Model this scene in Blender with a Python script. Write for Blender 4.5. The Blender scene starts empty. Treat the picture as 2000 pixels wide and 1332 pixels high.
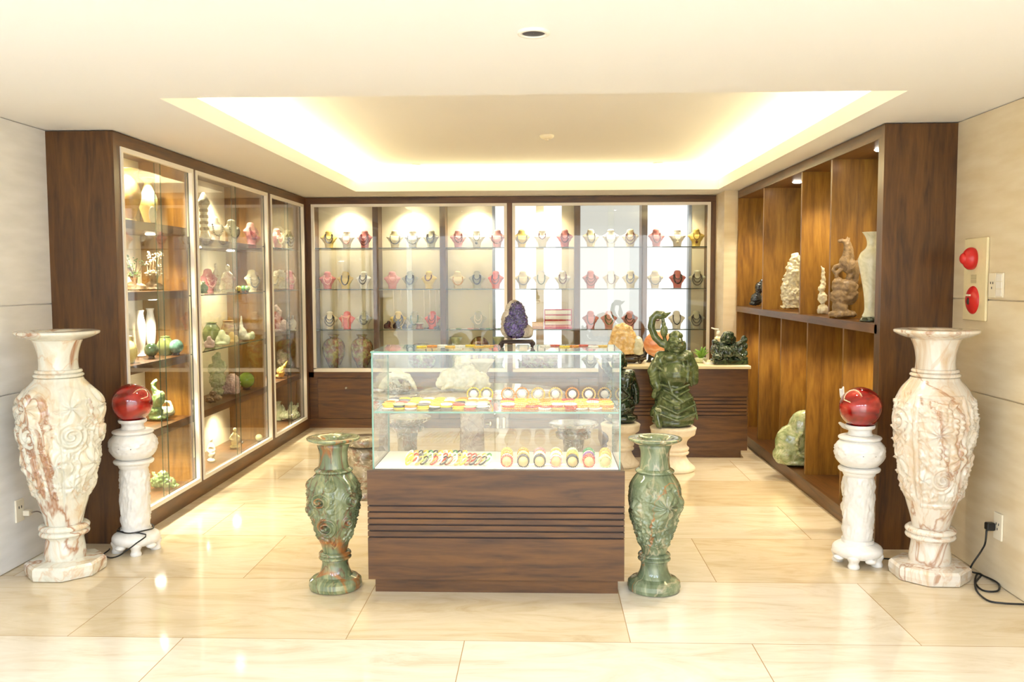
import bpy, bmesh, math, random
from mathutils import Vector, Matrix, noise
random.seed(7)
SC = bpy.context.scene
COL = SC.collection
# ------------------------------------------------------------------ camera
CH = 1.6
F, PITCH, YAW, ROLL = 1731.18, 0.068, 0.0349, -0.0031
def cam_axes():
    cp, sp, cy, sy = math.cos(PITCH), math.sin(PITCH), math.cos(YAW), math.sin(YAW)
    fw = Vector((-sy*cp, cy*cp, -sp)); rt = Vector((cy, sy, 0)); up = rt.cross(fw)
    c, s = math.cos(ROLL), math.sin(ROLL)
    return c*rt+s*up, -s*rt+c*up, fw
RT, UP, FW = cam_axes()
cd = bpy.data.cameras.new('camera'); cam = bpy.data.objects.new('camera', cd); COL.objects.link(cam)
cd.sensor_width = 36; cd.lens = F/2000*36; cd.clip_start = 0.05; cd.clip_end = 100
cam.matrix_world = Matrix(((RT.x, UP.x, -FW.x, 0), (RT.y, UP.y, -FW.y, 0), (RT.z, UP.z, -FW.z, CH), (0, 0, 0, 1)))
SC.camera = cam
def ray(u, v): return RT*((u-1000)/F) + UP*((666-v)/F) + FW
def onY(u, v, Y): d = ray(u, v); t = Y/d.y; return Vector((d.x*t, Y, CH+d.z*t))
def onX(u, v, X): d = ray(u, v); t = X/d.x; return Vector((X, d.y*t, CH+d.z*t))
def onZ(u, v, Z): d = ray(u, v); t = (Z-CH)/d.z; return Vector((d.x*t, d.y*t, Z))
# ------------------------------------------------------------------ world, exposure
w = bpy.data.worlds.new('world'); SC.world = w; w.use_nodes = True
w.node_tree.nodes['Background'].inputs[0].default_value = (0.95, 0.97, 1.0, 1)
w.node_tree.nodes['Background'].inputs[1].default_value = 0.6
SC.view_settings.view_transform = 'Standard'; SC.view_settings.look = 'None'
SC.view_settings.exposure = 1.0; SC.view_settings.gamma = 1; SC.view_settings.use_curve_mapping = False
SC.cycles.max_bounces = 10; SC.cycles.diffuse_bounces = 4; SC.cycles.glossy_bounces = 4
SC.cycles.transmission_bounces = 6; SC.cycles.transparent_max_bounces = 24
SC.cycles.caustics_reflective = False; SC.cycles.caustics_refractive = False
SC.cycles.sample_clamp_indirect = 4; SC.cycles.use_denoising = True
L_WINDOW, L_COVE, L_SPOT = 2.5, 11.0, 5.0
WARM = (1.0, 0.86, 0.46); SPOTC = (1.0, 0.87, 0.64)

def area_light(name, loc, rot, sx, sy, power, color):
    l = bpy.data.lights.new(name, 'AREA'); l.shape = 'RECTANGLE'; l.size = sx; l.size_y = sy
    l.energy = power; l.color = color
    o = bpy.data.objects.new(name, l); COL.objects.link(o); o.location = loc; o.rotation_euler = rot
    return o
def spot_light(name, loc, power, color=SPOTC, size=2.1, blend=0.7, radius=0.03):
    l = bpy.data.lights.new(name, 'SPOT'); l.energy = power; l.color = color
    l.spot_size = size; l.spot_blend = blend; l.shadow_soft_size = radius
    o = bpy.data.objects.new(name, l); COL.objects.link(o); o.location = loc
    return o
# ------------------------------------------------------------------ room measures (metres, camera stands at x=0 y=0)
HC = 2.5; WL = -2.549; WLO = -2.957; WR = 1.968; WRO = 2.383; YF = 5.242; YB = 9.529; YR = 9.093; XR = 1.834
CX0, CX1, CY0, CY1 = -1.885, 1.745, 4.37, 8.95      # opening of the recessed ceiling
UZ = 2.72
# cove lamps, in the trough behind the lip
area_light('cove_lamp', (CX0-0.10, (CY0+CY1)/2, 2.592), (math.pi, 0.22, 0), 0.06, CY1-CY0, 46*L_COVE/7, WARM)
area_light('cove_lamp', (CX1+0.10, (CY0+CY1)/2, 2.592), (math.pi, -0.22, 0), 0.06, CY1-CY0, 40*L_COVE/7, WARM)
area_light('cove_lamp', ((CX0+CX1)/2, CY1+0.10, 2.592), (math.pi+0.22, 0, 0), CX1-CX0, 0.06, 32*L_COVE/7, WARM)
# downlights of the recessed ceiling (fittings further down)
for x, y, p in ((-1.3, 4.85, 36), (1.15, 4.85, 50), (-1.25, 8.5, 26), (1.13, 8.5, 26)):
    spot_light('ceiling_spot', (x, y, 2.70), p, (1.0, 0.92, 0.78), 1.45, 0.9, 0.05)
def s2l(c):
    c = c/255.0
    return c/12.92 if c <= 0.04045 else ((c+0.055)/1.055)**2.4
def rgb(r, g, b): return (s2l(r), s2l(g), s2l(b), 1)
# ------------------------------------------------------------------ materials
MATS = {}
def newmat(name):
    m = bpy.data.materials.new(name); m.use_nodes = True; nt = m.node_tree
    b = nt.nodes['Principled BSDF']; MATS[name] = m
    return m, nt, b
def N(nt, t, **kw):
    n = nt.nodes.new(t)
    for k, v in kw.items(): setattr(n, k, v)
    return n
def plain(name, col, rough=0.5, metal=0.0, coat=0.0, var=0.06, scale=30, bump=0.0, emit=0, trans=0, spec=None):
    if name in MATS: return MATS[name]
    m, nt, b = newmat(name)
    tc = N(nt, 'ShaderNodeTexCoord'); no = N(nt, 'ShaderNodeTexNoise'); no.inputs['Scale'].default_value = scale
    nt.links.new(tc.outputs['Object'], no.inputs['Vector'])
    mx = N(nt, 'ShaderNodeMix', data_type='RGBA', blend_type='MIX')
    c = Vector(col[:3])
    mx.inputs['A'].default_value = (*(c*(1-var)), 1); mx.inputs['B'].default_value = (*[min(1, x) for x in c*(1+var)], 1)
    nt.links.new(no.outputs['Fac'], mx.inputs['Factor']); nt.links.new(mx.outputs['Result'], b.inputs['Base Color'])
    b.inputs['Roughness'].default_value = rough; b.inputs['Metallic'].default_value = metal
    b.inputs['Coat Weight'].default_value = coat
    b.inputs['Transmission Weight'].default_value = trans
    if spec is not None: b.inputs['Specular IOR Level'].default_value = spec
    if emit:
        b.inputs['Emission Color'].default_value = (*col[:3], 1); b.inputs['Emission Strength'].default_value = emit
    if bump:
        bp = N(nt, 'ShaderNodeBump'); bp.inputs['Strength'].default_value = bump; bp.inputs['Distance'].default_value = 0.01
        nt.links.new(no.outputs['Fac'], bp.inputs['Height']); nt.links.new(bp.outputs['Normal'], b.inputs['Normal'])
    return m
def ramp(nt, stops):
    r = N(nt, 'ShaderNodeValToRGB'); e = r.color_ramp.elements
    while len(e) < len(stops): e.new(0.5)
    for i, (p, c) in enumerate(stops): e[i].position = p; e[i].color = c
    return r
def wood(name, c1, c2, c3, stretch, rough=0.38):
    m, nt, b = newmat(name)
    tc = N(nt, 'ShaderNodeTexCoord'); mp = N(nt, 'ShaderNodeMapping'); mp.inputs['Scale'].default_value = stretch
    nt.links.new(tc.outputs['Object'], mp.inputs['Vector'])
    n1 = N(nt, 'ShaderNodeTexNoise'); n1.inputs['Scale'].default_value = 1.0; n1.inputs['Detail'].default_value = 6; n1.inputs['Distortion'].default_value = 1.2
    n2 = N(nt, 'ShaderNodeTexNoise'); n2.inputs['Scale'].default_value = 6.0; n2.inputs['Detail'].default_value = 4
    nt.links.new(mp.outputs[0], n1.inputs['Vector']); nt.links.new(mp.outputs[0], n2.inputs['Vector'])
    ad = N(nt, 'ShaderNodeMath', operation='MULTIPLY_ADD'); ad.inputs[1].default_value = 0.35
    nt.links.new(n2.outputs['Fac'], ad.inputs[0]); nt.links.new(n1.outputs['Fac'], ad.inputs[2])
    r = ramp(nt, [(0.42, c1), (0.62, c2), (0.86, c3)])
    nt.links.new(ad.outputs[0], r.inputs[0]); nt.links.new(r.outputs[0], b.inputs['Base Color'])
    b.inputs['Roughness'].default_value = rough; b.inputs['Coat Weight'].default_value = 0.12; b.inputs['Coat Roughness'].default_value = 0.2
    return m
W1, W2, W3 = rgb(52, 30, 11), rgb(80, 49, 19), rgb(102, 66, 28)
WOODV = wood('dark_stained_wood_upright', W1, W2, W3, (16, 16, 1.6))
WOODH = wood('dark_stained_wood_lengthwise', W1, W2, W3, (1.6, 16, 16))
WOODY = wood('dark_stained_wood_deepwise', W1, W2, W3, (16, 1.6, 16))
WOODI = wood('spotlit_wood_panel', rgb(94, 58, 13), rgb(124, 84, 23), rgb(148, 106, 36), (14, 14, 1.6), 0.45)  # same wood, with the golden cast of the spotlights put into its colour
DARKW = plain('dark_groove_wood', rgb(40, 20, 10), 0.6)
def marble(name, base, veins, scale=3.0, rough=0.12, axis=(1, 1, 1), distort=3.0, bump=0.0, coat=0.4, bumpscale=40, sss=0.0):
    m, nt, b = newmat(name)
    tc = N(nt, 'ShaderNodeTexCoord'); mp = N(nt, 'ShaderNodeMapping'); mp.inputs['Scale'].default_value = axis
    nt.links.new(tc.outputs['Object'], mp.inputs['Vector'])
    n1 = N(nt, 'ShaderNodeTexNoise'); n1.inputs['Scale'].default_value = scale; n1.inputs['Detail'].default_value = 8
    n1.inputs['Roughness'].default_value = 0.62; n1.inputs['Distortion'].default_value = distort
    nt.links.new(mp.outputs[0], n1.inputs['Vector'])
    r = ramp(nt, base); nt.links.new(n1.outputs['Fac'], r.inputs[0]); cur = r.outputs[0]
    for k, (col, width, sc, amt) in enumerate(veins):
        n2 = N(nt, 'ShaderNodeTexNoise'); n2.inputs['Scale'].default_value = sc; n2.inputs['Detail'].default_value = 5; n2.inputs['Distortion'].default_value = 1.4
        mp2 = N(nt, 'ShaderNodeMapping'); mp2.inputs['Location'].default_value = (3.1*k+1, 1.7*k, 0.6*k); mp2.inputs['Scale'].default_value = axis
        nt.links.new(tc.outputs['Object'], mp2.inputs['Vector']); nt.links.new(mp2.outputs[0], n2.inputs['Vector'])
        s = N(nt, 'ShaderNodeMath', operation='SUBTRACT'); s.inputs[1].default_value = 0.5
        a = N(nt, 'ShaderNodeMath', operation='ABSOLUTE')
        q = N(nt, 'ShaderNodeMapRange'); q.inputs['From Min'].default_value = 0; q.inputs['From Max'].default_value = width
        q.inputs['To Min'].default_value = amt; q.inputs['To Max'].default_value = 0
        nt.links.new(n2.outputs['Fac'], s.inputs[0]); nt.links.new(s.outputs[0], a.inputs[0]); nt.links.new(a.outputs[0], q.inputs['Value'])
        mx = N(nt, 'ShaderNodeMix', data_type='RGBA'); mx.inputs['B'].default_value = col
        nt.links.new(q.outputs[0], mx.inputs['Factor']); nt.links.new(cur, mx.inputs['A']); cur = mx.outputs['Result']
    nt.links.new(cur, b.inputs['Base Color'])
    b.inputs['Roughness'].default_value = rough; b.inputs['Coat Weight'].default_value = coat; b.inputs['Coat Roughness'].default_value = 0.06
    if sss:
        b.inputs['Subsurface Weight'].default_value = sss; b.inputs['Subsurface Radius'].default_value = (0.05, 0.05, 0.03); b.inputs['Subsurface Scale'].default_value = 0.5
    if bump:
        n3 = N(nt, 'ShaderNodeTexNoise'); n3.inputs['Scale'].default_value = bumpscale; n3.inputs['Detail'].default_value = 3
        nt.links.new(tc.outputs['Object'], n3.inputs['Vector'])
        bp = N(nt, 'ShaderNodeBump'); bp.inputs['Strength'].default_value = bump; bp.inputs['Distance'].default_value = 0.008
        nt.links.new(n3.outputs['Fac'], bp.inputs['Height']); nt.links.new(bp.outputs['Normal'], b.inputs['Normal'])
    return m
ONYXL = marble('cream_onyx', [(0.3, rgb(206, 204, 186)), (0.5, rgb(224, 221, 206)), (0.68, rgb(216, 198, 166))],
               [(rgb(158, 98, 54), 0.024, 2.2, 0.9), (rgb(206, 168, 124), 0.022, 3.6, 0.5)], 3, 0.14, (1, 1, 0.42))
ONYXR = marble('pale_onyx', [(0.3, rgb(216, 206, 188)), (0.5, rgb(228, 221, 208)), (0.7, rgb(210, 184, 150))],
               [(rgb(164, 108, 66), 0.016, 2.0, 0.75), (rgb(208, 172, 132), 0.022, 4.0, 0.5)], 3, 0.14, (1, 1, 0.42))
ONYXG = marble('green_onyx', [(0.28, rgb(76, 84, 58)), (0.46, rgb(104, 114, 82)), (0.6, rgb(130, 138, 102)), (0.75, rgb(168, 168, 124))],
               [(rgb(160, 92, 36), 0.035, 3.2, 0.85), (rgb(104, 52, 40), 0.02, 5, 0.7), (rgb(190, 180, 120), 0.012, 2.4, 0.35)], 4, 0.1, (1, 1, 0.3))
ONYXG2 = marble('grey_green_onyx', [(0.28, rgb(76, 86, 62)), (0.46, rgb(104, 116, 86)), (0.6, rgb(130, 140, 108)), (0.78, rgb(170, 174, 138))],
               [(rgb(176, 110, 60), 0.014, 2.6, 0.8), (rgb(214, 196, 160), 0.03, 4, 0.4)], 4, 0.1, (1, 1, 0.5))
WSTONE = marble('white_carved_stone', [(0.3, rgb(222, 219, 212)), (0.6, rgb(234, 232, 227))], [], 6, 0.35, coat=0.1)
CREAMST = marble('cream_sandstone', [(0.3, rgb(226, 212, 184)), (0.6, rgb(238, 226, 202))], [], 8, 0.5, coat=0.0, bump=0.15)
DJADE = marble('dark_green_jade', [(0.3, rgb(54, 68, 42)), (0.52, rgb(84, 100, 64)), (0.72, rgb(126, 138, 96))], [(rgb(130, 136, 90), 0.012, 6, 0.4)], 6, 0.1)
DJADE2 = marble('blackish_green_jade', [(0.3, rgb(18, 28, 20)), (0.55, rgb(38, 54, 36)), (0.75, rgb(70, 84, 56))], [], 6, 0.1)
BJADE = plain('blue_black_stone', rgb(22, 30, 44), 0.15, coat=0.6)
PJADE = marble('pale_green_jade', [(0.3, rgb(170, 188, 140)), (0.55, rgb(206, 214, 176)), (0.75, rgb(232, 230, 204))], [], 9, 0.2)
MJADE = marble('mid_green_jade', [(0.3, rgb(84, 116, 66)), (0.55, rgb(128, 158, 98)), (0.75, rgb(186, 200, 150))], [], 9, 0.15)
IVJADE = marble('ivory_jade', [(0.3, rgb(214, 204, 168)), (0.55, rgb(236, 230, 204)), (0.75, rgb(246, 242, 224))], [(rgb(170, 130, 80), 0.02, 8, 0.5)], 9, 0.25)
BOULD = marble('mottled_green_boulder', [(0.3, rgb(120, 138, 90)), (0.5, rgb(170, 182, 134)), (0.68, rgb(216, 216, 180)), (0.8, rgb(236, 234, 210))],
               [(rgb(150, 130, 90), 0.02, 9, 0.5)], 9, 0.15)
BROWNST = marble('brown_grey_stone', [(0.3, rgb(96, 74, 50)), (0.6, rgb(142, 116, 82))], [], 12, 0.5, coat=0, bump=0.4)
MOTT = marble('mottled_brown_green_onyx', [(0.32, rgb(64, 34, 20)), (0.45, rgb(120, 70, 40)), (0.55, rgb(128, 128, 70)), (0.7, rgb(176, 178, 116))],
              [(rgb(214, 190, 150), 0.02, 8, 0.6)], 7, 0.12, bump=0.5, bumpscale=60)
TABLEST = marble('pinkish_grey_stone', [(0.3, rgb(150, 130, 112)), (0.5, rgb(186, 170, 152)), (0.7, rgb(214, 200, 184))],
                 [(rgb(130, 84, 64), 0.02, 5, 0.6), (rgb(236, 226, 214), 0.02, 7, 0.6)], 5, 0.1)
STOOLST = marble('grey_brown_marble', [(0.3, rgb(96, 88, 70)), (0.5, rgb(140, 130, 108)), (0.7, rgb(182, 170, 146))],
                 [(rgb(226, 214, 196), 0.02, 6, 0.7), (rgb(130, 76, 50), 0.025, 4, 0.7)], 5, 0.1)
CITR = marble('citrine', [(0.3, rgb(206, 160, 92)), (0.55, rgb(234, 200, 140)), (0.75, rgb(248, 232, 196))], [(rgb(255, 246, 224), 0.015, 9, 0.7)], 8, 0.08)
ORNG = marble('orange_calcite', [(0.3, rgb(214, 120, 70)), (0.55, rgb(236, 168, 124)), (0.75, rgb(250, 220, 196))], [], 5, 0.12)
PINKQ = marble('rose_quartz', [(0.3, rgb(214, 176, 170)), (0.6, rgb(240, 214, 208))], [], 14, 0.3, bump=0.4)
MILKJ = marble('milky_jade', [(0.3, rgb(206, 206, 176)), (0.6, rgb(232, 230, 208)), (0.8, rgb(244, 243, 230))], [], 8, 0.15)
def crystal_red(name, seed):
    m, nt, b = newmat(name)
    tc = N(nt, 'ShaderNodeTexCoord'); n = N(nt, 'ShaderNodeTexNoise'); n.inputs['Scale'].default_value = 4.5; n.inputs['Distortion'].default_value = 1.8
    mp = N(nt, 'ShaderNodeMapping'); mp.inputs['Location'].default_value = (seed, 0, 0); mp.inputs['Scale'].default_value = (1, 1, 1.8)
    nt.links.new(tc.outputs['Object'], mp.inputs[0]); nt.links.new(mp.outputs[0], n.inputs['Vector'])
    r = ramp(nt, [(0.32, rgb(96, 6, 6)), (0.5, rgb(140, 14, 12)), (0.64, rgb(172, 36, 28)), (0.8, rgb(210, 104, 84))])
    nt.links.new(n.outputs['Fac'], r.inputs[0]); nt.links.new(r.outputs[0], b.inputs['Base Color'])
    b.inputs['Roughness'].default_value = 0.03; b.inputs['Coat Weight'].default_value = 1; b.inputs['Coat Roughness'].default_value = 0.02
    return m
RED1, RED2 = crystal_red('red_crystal', 0), crystal_red('red_crystal_pale', 4.4)
def glass(name, tint=(0.985, 0.995, 0.985), f0=0.04):
    m = bpy.data.materials.new(name); m.use_nodes = True; nt = m.node_tree; nt.nodes.clear(); MATS[name] = m
    out = N(nt, 'ShaderNodeOutputMaterial'); tr = N(nt, 'ShaderNodeBsdfTransparent'); gl = N(nt, 'ShaderNodeBsdfGlossy')
    tr.inputs[0].default_value = (*tint, 1); gl.inputs['Roughness'].default_value = 0.0; gl.inputs[0].default_value = (1, 1, 1, 1)
    g = N(nt, 'ShaderNodeNewGeometry'); d = N(nt, 'ShaderNodeVectorMath', operation='DOT_PRODUCT')
    nt.links.new(g.outputs['Incoming'], d.inputs[0]); nt.links.new(g.outputs['Normal'], d.inputs[1])
    a = N(nt, 'ShaderNodeMath', operation='ABSOLUTE'); nt.links.new(d.outputs['Value'], a.inputs[0])
    s = N(nt, 'ShaderNodeMath', operation='SUBTRACT'); s.inputs[0].default_value = 1; nt.links.new(a.outputs[0], s.inputs[1])
    p = N(nt, 'ShaderNodeMath', operation='POWER'); p.inputs[1].default_value = 5; nt.links.new(s.outputs[0], p.inputs[0])
    q = N(nt, 'ShaderNodeMath', operation='MULTIPLY_ADD'); q.inputs[1].default_value = 1-f0; q.inputs[2].default_value = f0; nt.links.new(p.outputs[0], q.inputs[0])
    mx = N(nt, 'ShaderNodeMixShader'); nt.links.new(q.outputs[0], mx.inputs[0]); nt.links.new(tr.outputs[0], mx.inputs[1]); nt.links.new(gl.outputs[0], mx.inputs[2])
    nt.links.new(mx.outputs[0], out.inputs[0])
    return m
GLASS = glass('clear_glass')
GEDGE = plain('glass_cut_edge', rgb(120, 168, 150), 0.15, var=0.1)
GEDGED = plain('glass_shelf_edge', rgb(52, 72, 56), 0.2, var=0.1)
WHITEF = plain('white_lacquer', rgb(244, 238, 226), 0.35, var=0.01)
PAINT = plain('ceiling_paint', rgb(240, 237, 234), 0.9, var=0.008, scale=2)
PAPER = plain('cream_wall_panel', rgb(232, 222, 188), 0.7, var=0.02, scale=4)
METAL = plain('brushed_steel', rgb(190, 186, 176), 0.3, 1.0)
BLACKP = plain('black_rubber', rgb(18, 18, 18), 0.4)
PLASTW = plain('white_plastic', rgb(238, 228, 204), 0.4, var=0.01)
REDP = plain('red_plastic', rgb(196, 30, 30), 0.3)
def emitter(name, col, s):
    m = bpy.data.materials.new(name); m.use_nodes = True; nt = m.node_tree; nt.nodes.clear(); MATS[name] = m
    o = N(nt, 'ShaderNodeOutputMaterial'); e = N(nt, 'ShaderNodeEmission'); e.inputs[0].default_value = (*col, 1); e.inputs[1].default_value = s
    nt.links.new(e.outputs[0], o.inputs[0]); return m
LAMPE = emitter('lamp_glow', (1, 0.93, 0.82), 30)
SKYE = emitter('daylight', (1.0, 0.985, 0.95), L_WINDOW)
SKYB = emitter('daylight_behind_blind', (1.0, 1.0, 0.97), 0.62)
STRIPE_E = emitter('warm_strip_light', (1, 0.88, 0.6), 2.5)
def floor_mat():
    m, nt, b = newmat('polished_cream_marble')
    tc = N(nt, 'ShaderNodeTexCoord'); br = N(nt, 'ShaderNodeTexBrick')
    br.inputs['Scale'].default_value = 1; br.inputs['Brick Width'].default_value = 1.27; br.inputs['Row Height'].default_value = 0.8
    br.inputs['Mortar Size'].default_value = 0.0022; br.inputs['Mortar Smooth'].default_value = 0.1; br.offset = 0.42
    br.inputs['Color1'].default_value = (0, 0, 0, 1); br.inputs['Color2'].default_value = (1, 1, 1, 1); br.inputs['Mortar'].default_value = (0.5, 0.5, 0.5, 1)
    mp0 = N(nt, 'ShaderNodeMapping'); mp0.inputs['Location'].default_value = (0.35, -0.64, 0)
    nt.links.new(tc.outputs['Object'], mp0.inputs[0]); nt.links.new(mp0.outputs[0], br.inputs['Vector'])
    mp = N(nt, 'ShaderNodeMapping'); mp.inputs['Scale'].default_value = (0.7, 2.6, 1)
    nt.links.new(tc.outputs['Object'], mp.inputs[0])
    cm = N(nt, 'ShaderNodeVectorMath', operation='ADD'); nt.links.new(mp.outputs[0], cm.inputs[0]); nt.links.new(br.outputs['Color'], cm.inputs[1])
    n = N(nt, 'ShaderNodeTexNoise'); n.inputs['Scale'].default_value = 2.3; n.inputs['Detail'].default_value = 9; n.inputs['Distortion'].default_value = 1.6; n.inputs['Roughness'].default_value = 0.65
    nt.links.new(cm.outputs[0], n.inputs['Vector'])
    r = ramp(nt, [(0.3, rgb(208, 190, 160)), (0.45, rgb(222, 209, 184)), (0.6, rgb(230, 219, 198)), (0.75, rgb(216, 199, 170))])
    nt.links.new(n.outputs['Fac'], r.inputs[0])
    mx = N(nt, 'ShaderNodeMix', data_type='RGBA', blend_type='MULTIPLY'); mx.inputs['B'].default_value = rgb(238, 228, 208)
    nt.links.new(br.outputs['Color'], mx.inputs['Factor']); nt.links.new(r.outputs[0], mx.inputs['A'])
    m2 = N(nt, 'ShaderNodeMix', data_type='RGBA'); m2.inputs['B'].default_value = rgb(170, 140, 100)
    nt.links.new(br.outputs['Fac'], m2.inputs['Factor']); nt.links.new(mx.outputs['Result'], m2.inputs['A'])
    nt.links.new(m2.outputs['Result'], b.inputs['Base Color'])
    b.inputs['Roughness'].default_value = 0.09; b.inputs['IOR'].default_value = 1.55
    return m
FLOORM = floor_mat()
def wall_mat(name, joints, c1, c2):
    m, nt, b = newmat(name)
    tc = N(nt, 'ShaderNodeTexCoord'); mp = N(nt, 'ShaderNodeMapping'); mp.inputs['Scale'].default_value = (1, 1, 5)
    nt.links.new(tc.outputs['Object'], mp.inputs[0])
    n = N(nt, 'ShaderNodeTexNoise'); n.inputs['Scale'].default_value = 3; n.inputs['Detail'].default_value = 7; nt.links.new(mp.outputs[0], n.inputs['Vector'])
    r = ramp(nt, [(0.35, c1), (0.7, c2)]); nt.links.new(n.outputs['Fac'], r.inputs[0]); nt.links.new(r.outputs[0], b.inputs['Base Color'])
    b.inputs['Roughness'].default_value = 0.4
    return m
WALLM = wall_mat('cream_marble_cladding', [], rgb(222, 204, 170), rgb(234, 220, 192))
WALLL = wall_mat('white_marble_cladding', [], rgb(236, 234, 230), rgb(248, 246, 243))

# ------------------------------------------------------------------ mesh building
ROOT = {}
class MB:
    def __init__(s): s.v = []; s.f = []; s.m = []; s.sm = []
    def add(s, vs, fs, mi=0, smooth=False):
        k = len(s.v); s.v += [tuple(a) for a in vs]
        for f in fs: s.f.append(tuple(k+i for i in f)); s.m.append(mi); s.sm.append(smooth)
    def box(s, x0, x1, y0, y1, z0, z1, mi=0, mis=None, bev=0.0):
        if bev:
            b = bev; bm = bmesh.new(); bmesh.ops.create_cube(bm, size=1)
            for v in bm.verts: v.co = Vector(((x0+x1)/2+v.co.x*(x1-x0), (y0+y1)/2+v.co.y*(y1-y0), (z0+z1)/2+v.co.z*(z1-z0)))
            bmesh.ops.bevel(bm, geom=bm.edges[:], offset=b, segments=1, affect='EDGES')
            bm.verts.index_update(); s.add([v.co for v in bm.verts], [[v.index for v in f.verts] for f in bm.faces], mi); bm.free(); return s
        vs = [(x, y, z) for z in (z0, z1) for y in (y0, y1) for x in (x0, x1)]
        fs = [(0, 2, 3, 1), (4, 5, 7, 6), (0, 1, 5, 4), (2, 6, 7, 3), (0, 4, 6, 2), (1, 3, 7, 5)]   # z- z+ y- y+ x- x+
        k = len(s.v); s.v += vs
        for i, f in enumerate(fs):
            s.f.append(tuple(k+j for j in f)); s.m.append(mis[i] if mis else mi); s.sm.append(False)
        return s
    def pane(s, x0, x1, y0, y1, z0, z1):
        d = (x1-x0, y1-y0, z1-z0); a = d.index(min(d))
        mis = [1]*6
        for i in {2: (0, 1), 1: (2, 3), 0: (4, 5)}[a]: mis[i] = 0
        return s.box(x0, x1, y0, y1, z0, z1, mis=mis)
    def lathe(s, prof, c=(0, 0, 0), seg=32, mi=0, fn=None, oct_=None, cap=True):
        n = len(prof); vs = []
        for i, (r, z) in enumerate(prof):
            for j in range(seg):
                a = 2*math.pi*j/seg; rr = r
                if fn: rr = r+fn(a, z, r)
                if oct_ and oct_[0] <= z <= oct_[1]:
                    k = math.pi/4; aa = (a+k/2) % k - k/2; rr = r*math.cos(k/2)/math.cos(aa)*1.03
                vs.append((c[0]+rr*math.cos(a), c[1]+rr*math.sin(a), c[2]+z))
        fs = [(i*seg+j, i*seg+(j+1) % seg, (i+1)*seg+(j+1) % seg, (i+1)*seg+j) for i in range(n-1) for j in range(seg)]
        if cap: fs += [tuple(range(seg-1, -1, -1)), tuple((n-1)*seg+j for j in range(seg))]
        s.add(vs, fs, mi, True); return s
    def ell(s, c, r, seg=16, rings=10, mi=0, rot=None):
        vs = [(0, 0, -1)]
        for i in range(1, rings):
            t = math.pi*i/rings
            vs += [(math.sin(t)*math.cos(2*math.pi*j/seg), math.sin(t)*math.sin(2*math.pi*j/seg), -math.cos(t)) for j in range(seg)]
        vs.append((0, 0, 1)); L = len(vs)-1
        out = []
        for v in vs:
            p = Vector((v[0]*r[0], v[1]*r[1], v[2]*r[2]))
            if rot: p = rot @ p
            out.append((c[0]+p.x, c[1]+p.y, c[2]+p.z))
        fs = [(0, 1+(j+1) % seg, 1+j) for j in range(seg)]
        for i in range(rings-2):
            for j in range(seg):
                a = 1+i*seg; b = a+seg; fs.append((a+j, a+(j+1) % seg, b+(j+1) % seg, b+j))
        a = 1+(rings-2)*seg; fs += [(a+j, a+(j+1) % seg, L) for j in range(seg)]
        s.add(out, fs, mi, True); return s
    def tube(s, pts, rads, seg=8, mi=0, closed=False):
        pts = [Vector(p) for p in pts]; n = len(pts)
        if not hasattr(rads, '__len__'): rads = [rads]*n
        vs = []; up = Vector((0.13, 0.21, 0.97)).normalized(); last = None
        for i, p in enumerate(pts):
            a = pts[(i-1) % n] if (closed or i > 0) else p; b = pts[(i+1) % n] if (closed or i < n-1) else p
            t = (b-a).normalized() if (b-a).length > 1e-9 else Vector((0, 0, 1))
            if last is None: x = t.cross(up); x = x.normalized() if x.length > 1e-4 else Vector((1, 0, 0))
            else: x = (last - t*last.dot(t)).normalized()
            last = x; y = t.cross(x)
            vs += [p+(x*math.cos(2*math.pi*j/seg)+y*math.sin(2*math.pi*j/seg))*rads[i] for j in range(seg)]
        m = n if closed else n-1
        fs = [(i*seg+j, i*seg+(j+1) % seg, ((i+1) % n)*seg+(j+1) % seg, ((i+1) % n)*seg+j) for i in range(m) for j in range(seg)]
        if not closed: fs += [tuple(range(seg-1, -1, -1)), tuple((n-1)*seg+j for j in range(seg))]
        s.add(vs, fs, mi, True); return s
    def prism(s, poly, y0, y1, mi=0):            # poly in x,z, extruded along y
        n = len(poly); vs = [(p[0], y0, p[1]) for p in poly]+[(p[0], y1, p[1]) for p in poly]
        fs = [tuple(range(n)), tuple(range(2*n-1, n-1, -1))]+[(i, n+i, n+(i+1) % n, (i+1) % n) for i in range(n)]
        s.add(vs, fs, mi); return s
    def build(s, name, mats, parent=None, bevel=0):
        me = bpy.data.meshes.new(name)
        off = ROOT.get(parent.name, (0, 0, 0)) if parent else (0, 0, 0)
        me.from_pydata([(a-off[0], b-off[1], c-off[2]) for a, b, c in s.v], [], s.f)
        me.polygons.foreach_set('material_index', s.m); me.polygons.foreach_set('use_smooth', s.sm)
        if not isinstance(mats, (list, tuple)): mats = [mats]
        for m in mats: me.materials.append(m)
        bm = bmesh.new(); bm.from_mesh(me); bmesh.ops.recalc_face_normals(bm, faces=bm.faces[:]); bm.to_mesh(me); bm.free()
        me.update()
        o = bpy.data.objects.new(name, me); COL.objects.link(o)
        if parent: o.parent = parent
        ROOT[o.name] = off
        return o
def tag(o, label=None, cat=None, group=None, kind=None):
    if label: o['label'] = label
    if cat: o['category'] = cat
    if group: o['group'] = group
    if kind: o['kind'] = kind
    return o
def struct(name, mb, m): return tag(mb.build(name, m), kind='structure')
def thing(name, loc, label, cat, group=None):
    o = bpy.data.objects.new(name, None); COL.objects.link(o); o.location = loc; o.empty_display_size = 0.1
    ROOT[o.name] = tuple(loc); return tag(o, label, cat, group)
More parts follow.
